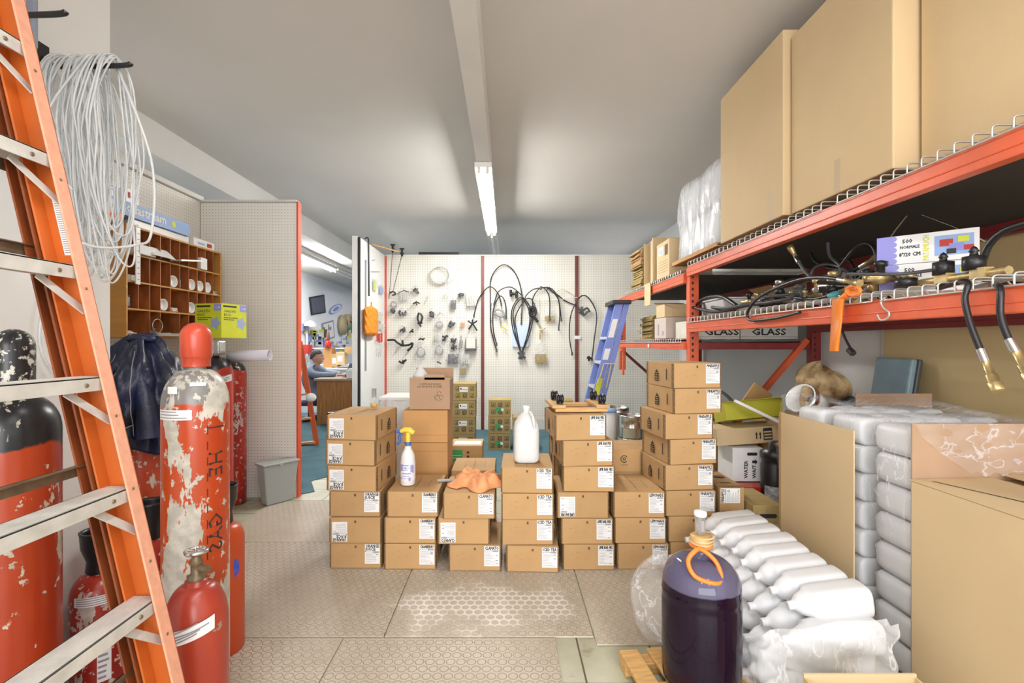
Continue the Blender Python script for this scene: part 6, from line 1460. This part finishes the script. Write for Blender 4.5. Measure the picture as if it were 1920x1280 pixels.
# shelf unit along the office wall with stock
t = thing('office_shelf', 'long low white stock counter behind the seated person', 'shelf', (-3.9, 8.9, 0))
part('top', MB().box(-.35, 1.2, 0, 1.0, .80, .83), offw, t); part('body', MB().box(-.33, 1.18, .03, .97, 0, .799), wallblue, t)
SB = 9.0
for a in ((630, 646, 660, 684, 'brown box with pale label on the office counter', cartonlt), (646, 661, 650, 664, 'brown paper bag at the back of the office counter', carton), (606, 622, 651, 692, 'orange brown box on the office counter behind the head', cartonor), (621, 633, 664, 688, 'half open brown box beside the labelled one', carton), (566, 582, 668, 690, 'pale grey box on the counter at the left of the opening', grey), (566, 578, 646, 664, 'red bin above the counter at the left of the opening', mat('bin_red', (.5, .03, .02), .4)), (633, 650, 688, 698, 'dark flat case on the office counter', dgrey)):
    px0, px1, py0, py1, lab, m = a; w_ = (px1-px0)*SB/F; h_ = (py1-py0)*SB/F
    z = Z(py1, SB); yb = SB+random.uniform(0, .4) if False else SB+.05*(len(lab) % 5)
    solo('stock_box', MB().box(0, w_, 0, .2, 0, h_).rectxz(w_*.2, w_*.75, h_*.25, h_*.7, -.002, 1), [m, paper if 'label' in lab else m], lab, 'box', (X(px0, yb), yb, z), bevel=.003)
t = thing('stock_rack', 'wire rack standing on the floor before the office stock wall', 'rack', (-4.1, 10.2, .0))
for x in (-.15, .92): part('leg', MB().box(x, x+.03, 0, .02, 0, .83), white, t)
ZR = .83
part('grid', MB().box(-.15, .95, .0, .02, ZR, ZR+.03).box(-.15, .95, 0, .02, ZR+.35, ZR+.37).box(-.15, -.12, 0, .02, ZR, ZR+.75).box(.92, .95, 0, .02, ZR, ZR+.75), white, t)
rr = random.Random(31); cols2 = [lblue, paper, offw, inkg, violet, lime, white, dgrey, cartonlt]
src = {}
for k in range(34):
    px = 568+92*((k*.618) % 1); py = rr.uniform(606, 668); d = 4.27*F/(VX-px); m = cols2[k % 9]; w_, h_ = rr.uniform(.05, .12), rr.uniform(.10, .24)
    w_ *= 2.6; mb = MB().box(-.004, .02, -w_/2, w_/2, -h_, 0).box(.02, .022, -w_*.5, w_*.5, -.05, 0, 1)
    row = 'upper' if py < 627 else 'middle' if py < 648 else 'lower'; side = 'left' if px < 600 else 'centre' if px < 632 else 'right'
    solo('hanging_packet', mb, [m, cols2[(k+3) % 9]], 'small hanging packet, %s row, %s of the office stock wall' % (row, side), 'packet', (X(px, d), d, Z(py, d)), group='hanging packets %s %s' % (row, side))
def onwall(px, py): d = 4.28*F/(VX-px); return Vector((-4.285, d, Z(py, d)))
def wq(pts, m, name, lab, cat, inner=None):
    c = onwall(*pts[4]); t = thing(name, lab, cat, c); q = [onwall(*p) for p in pts[:4]]
    part('board', MB().add(q, [(0, 1, 2, 3)]), m, t, world=True, solid=.012)
    if inner:
        cc = sum(q, Vector())/4; part('face', MB().add([cc+(p-cc)*.84+Vector((.008, 0, 0)) for p in q], [(0, 1, 2, 3)]), inner, t, world=True, solid=.004)
    return t
wq([(584, 591), (611, 586), (608, 552), (580, 557), (595, 572)], black, 'dark_sign', 'tilted dark square sign on the office wall', 'sign', mat('sign_slate', (.09, .10, .14), .4))
t = thing('oval_sign', 'blue and white oval sign on the office wall', 'sign', onwall(629, 579))
el = lambda k: [onwall(629+11.5*k*math.cos(q*PI/10), 579-6*k*math.cos(q*PI/10)*1.0-7.5*k*math.sin(q*PI/10))+Vector((.012*(2-k), 0, 0)) for q in range(20)]
part('board', MB().add(el(1), [tuple(range(20))]), lblue, t, world=True, solid=.008); part('face', MB().add(el(.78), [tuple(range(20))]), paper, t, world=True, solid=.006); part('emblem', MB().add(el(.5), [tuple(range(20))]), violet, t, world=True, solid=.006)
wq([(607, 640), (628, 632), (625, 600), (604, 606), (616, 620)], inkg, 'framed_picture', 'grey framed picture leaning on the office wall', 'picture', paper)
wq([(650, 618), (664, 626), (664, 600), (655, 606), (658, 613)], dgrey, 'green_poster', 'dark green poster at the right end of the office wall', 'poster', green)
t = thing('guitar', 'light wooden guitar hanging on the office wall', 'guitar', onwall(644, 604))
g = MB()
for px, py, r_ in ((640, 609, .26), (649, 602, .19)):
    c = onwall(px, py); g.at((c.x+.05, c.y, c.z), ry=R(90)).lathe([(0, -.04), (r_, -.04), (r_, .04), (0, .04)], 24)
part('guitar_body', g, mat('spruce', (.50, .42, .24), .4), t, world=True); part('neck', MB().bar(onwall(650, 601)+Vector((.1, 0, 0)), onwall(661, 585)+Vector((.1, 0, 0)), .05, .03), carton, t, world=True)
c = onwall(652, 602); part('sound_hole', MB().at((c.x+.095, c.y, c.z), ry=R(90)).lathe([(0, 0), (.06, 0), (0, .003)], 16), black, t, world=True)
t = thing('red_statue_bottle', 'red bulbous bottle with ornate brown top on the office stock counter', 'bottle', (X(615, 9.2), 9.2, Z(652, 9.2)))
part('bottle', MB().lathe([(0, 0), (.05, 0), (.062, .05), (.05, .11), (.02, .15), (0, .15)], 20), mat('red_glass', (.55, .02, .02), .15), t)
part('stopper', MB().lathe([(.02, .15), (.036, .17), (.03, .20), (.036, .22), (.026, .25), (.03, .27), (.012, .32), (0, .35)], 14), mat('brown_carving', (.22, .09, .06), .6), t)
t = thing('baseball_cap', 'white baseball cap hanging at the left end of the office wall', 'cap', onwall(574, 612)+Vector((.1, 0, 0)))
part('cap', MB().grid(lambda u, v: (.09*math.cos(2*PI*u)*math.cos(v*1.5), .28*math.sin(2*PI*u)*math.cos(v*1.5), .13*math.sin(v*1.5)), 20, 8, 0, True, True), white, t, solid=.006)
part('brim', MB().box(.05, .16, -.2, .2, -.01, .0), white, t)
# orange step ladder standing in the opening
t = thing('step_ladder', 'orange step ladder half hidden behind the red edged pegboard wing', 'ladder', (X(572, 6.1), 6.1, 0))
o1 = mat('ladder_orange_red', (.55, .09, .02), .45)
a, b_, c1, c2 = P(562, 640, 6.1), P(594, 826, 6.1), P(548, 640, 6.3), P(562, 835, 6.0)
part('rail', MB().bar(a, (b_.x, 6.1, .012), .06, .025, 0, (0, 1, 0)), o1, t, world=True); part('rail', MB().bar(a-Vector((.28, 0, 0)), (b_.x-.5, 6.1, .012), .06, .025, 0, (0, 1, 0)), o1, t, world=True)
for py, p0, p1 in ((783, 552, 585), (828, 550, 592), (738, 552, 577), (693, 552, 569)):
    q0, q1 = P(p0-15, py+6, 6.1), P(p1, py, 6.1); part('step', MB().bar(q0, q1, .08, .025), mat('ladder_rung', (.60, .25, .08), .5), t, world=True)
solo('rag', MB().sphere((0, 0, 0), .07, 0, 14, (1, .6, .8)), white, 'small white rag hanging on the orange ladder in the opening', 'rag', tuple(P(583, 745, 6.07)))
solo('dark_bin_bag', MB().box(0, .45, 0, .3, 0, .30), black, 'dark crate under the right end of the office desk', 'crate', (X(612, 6.9), 6.9, .006), bevel=.02)
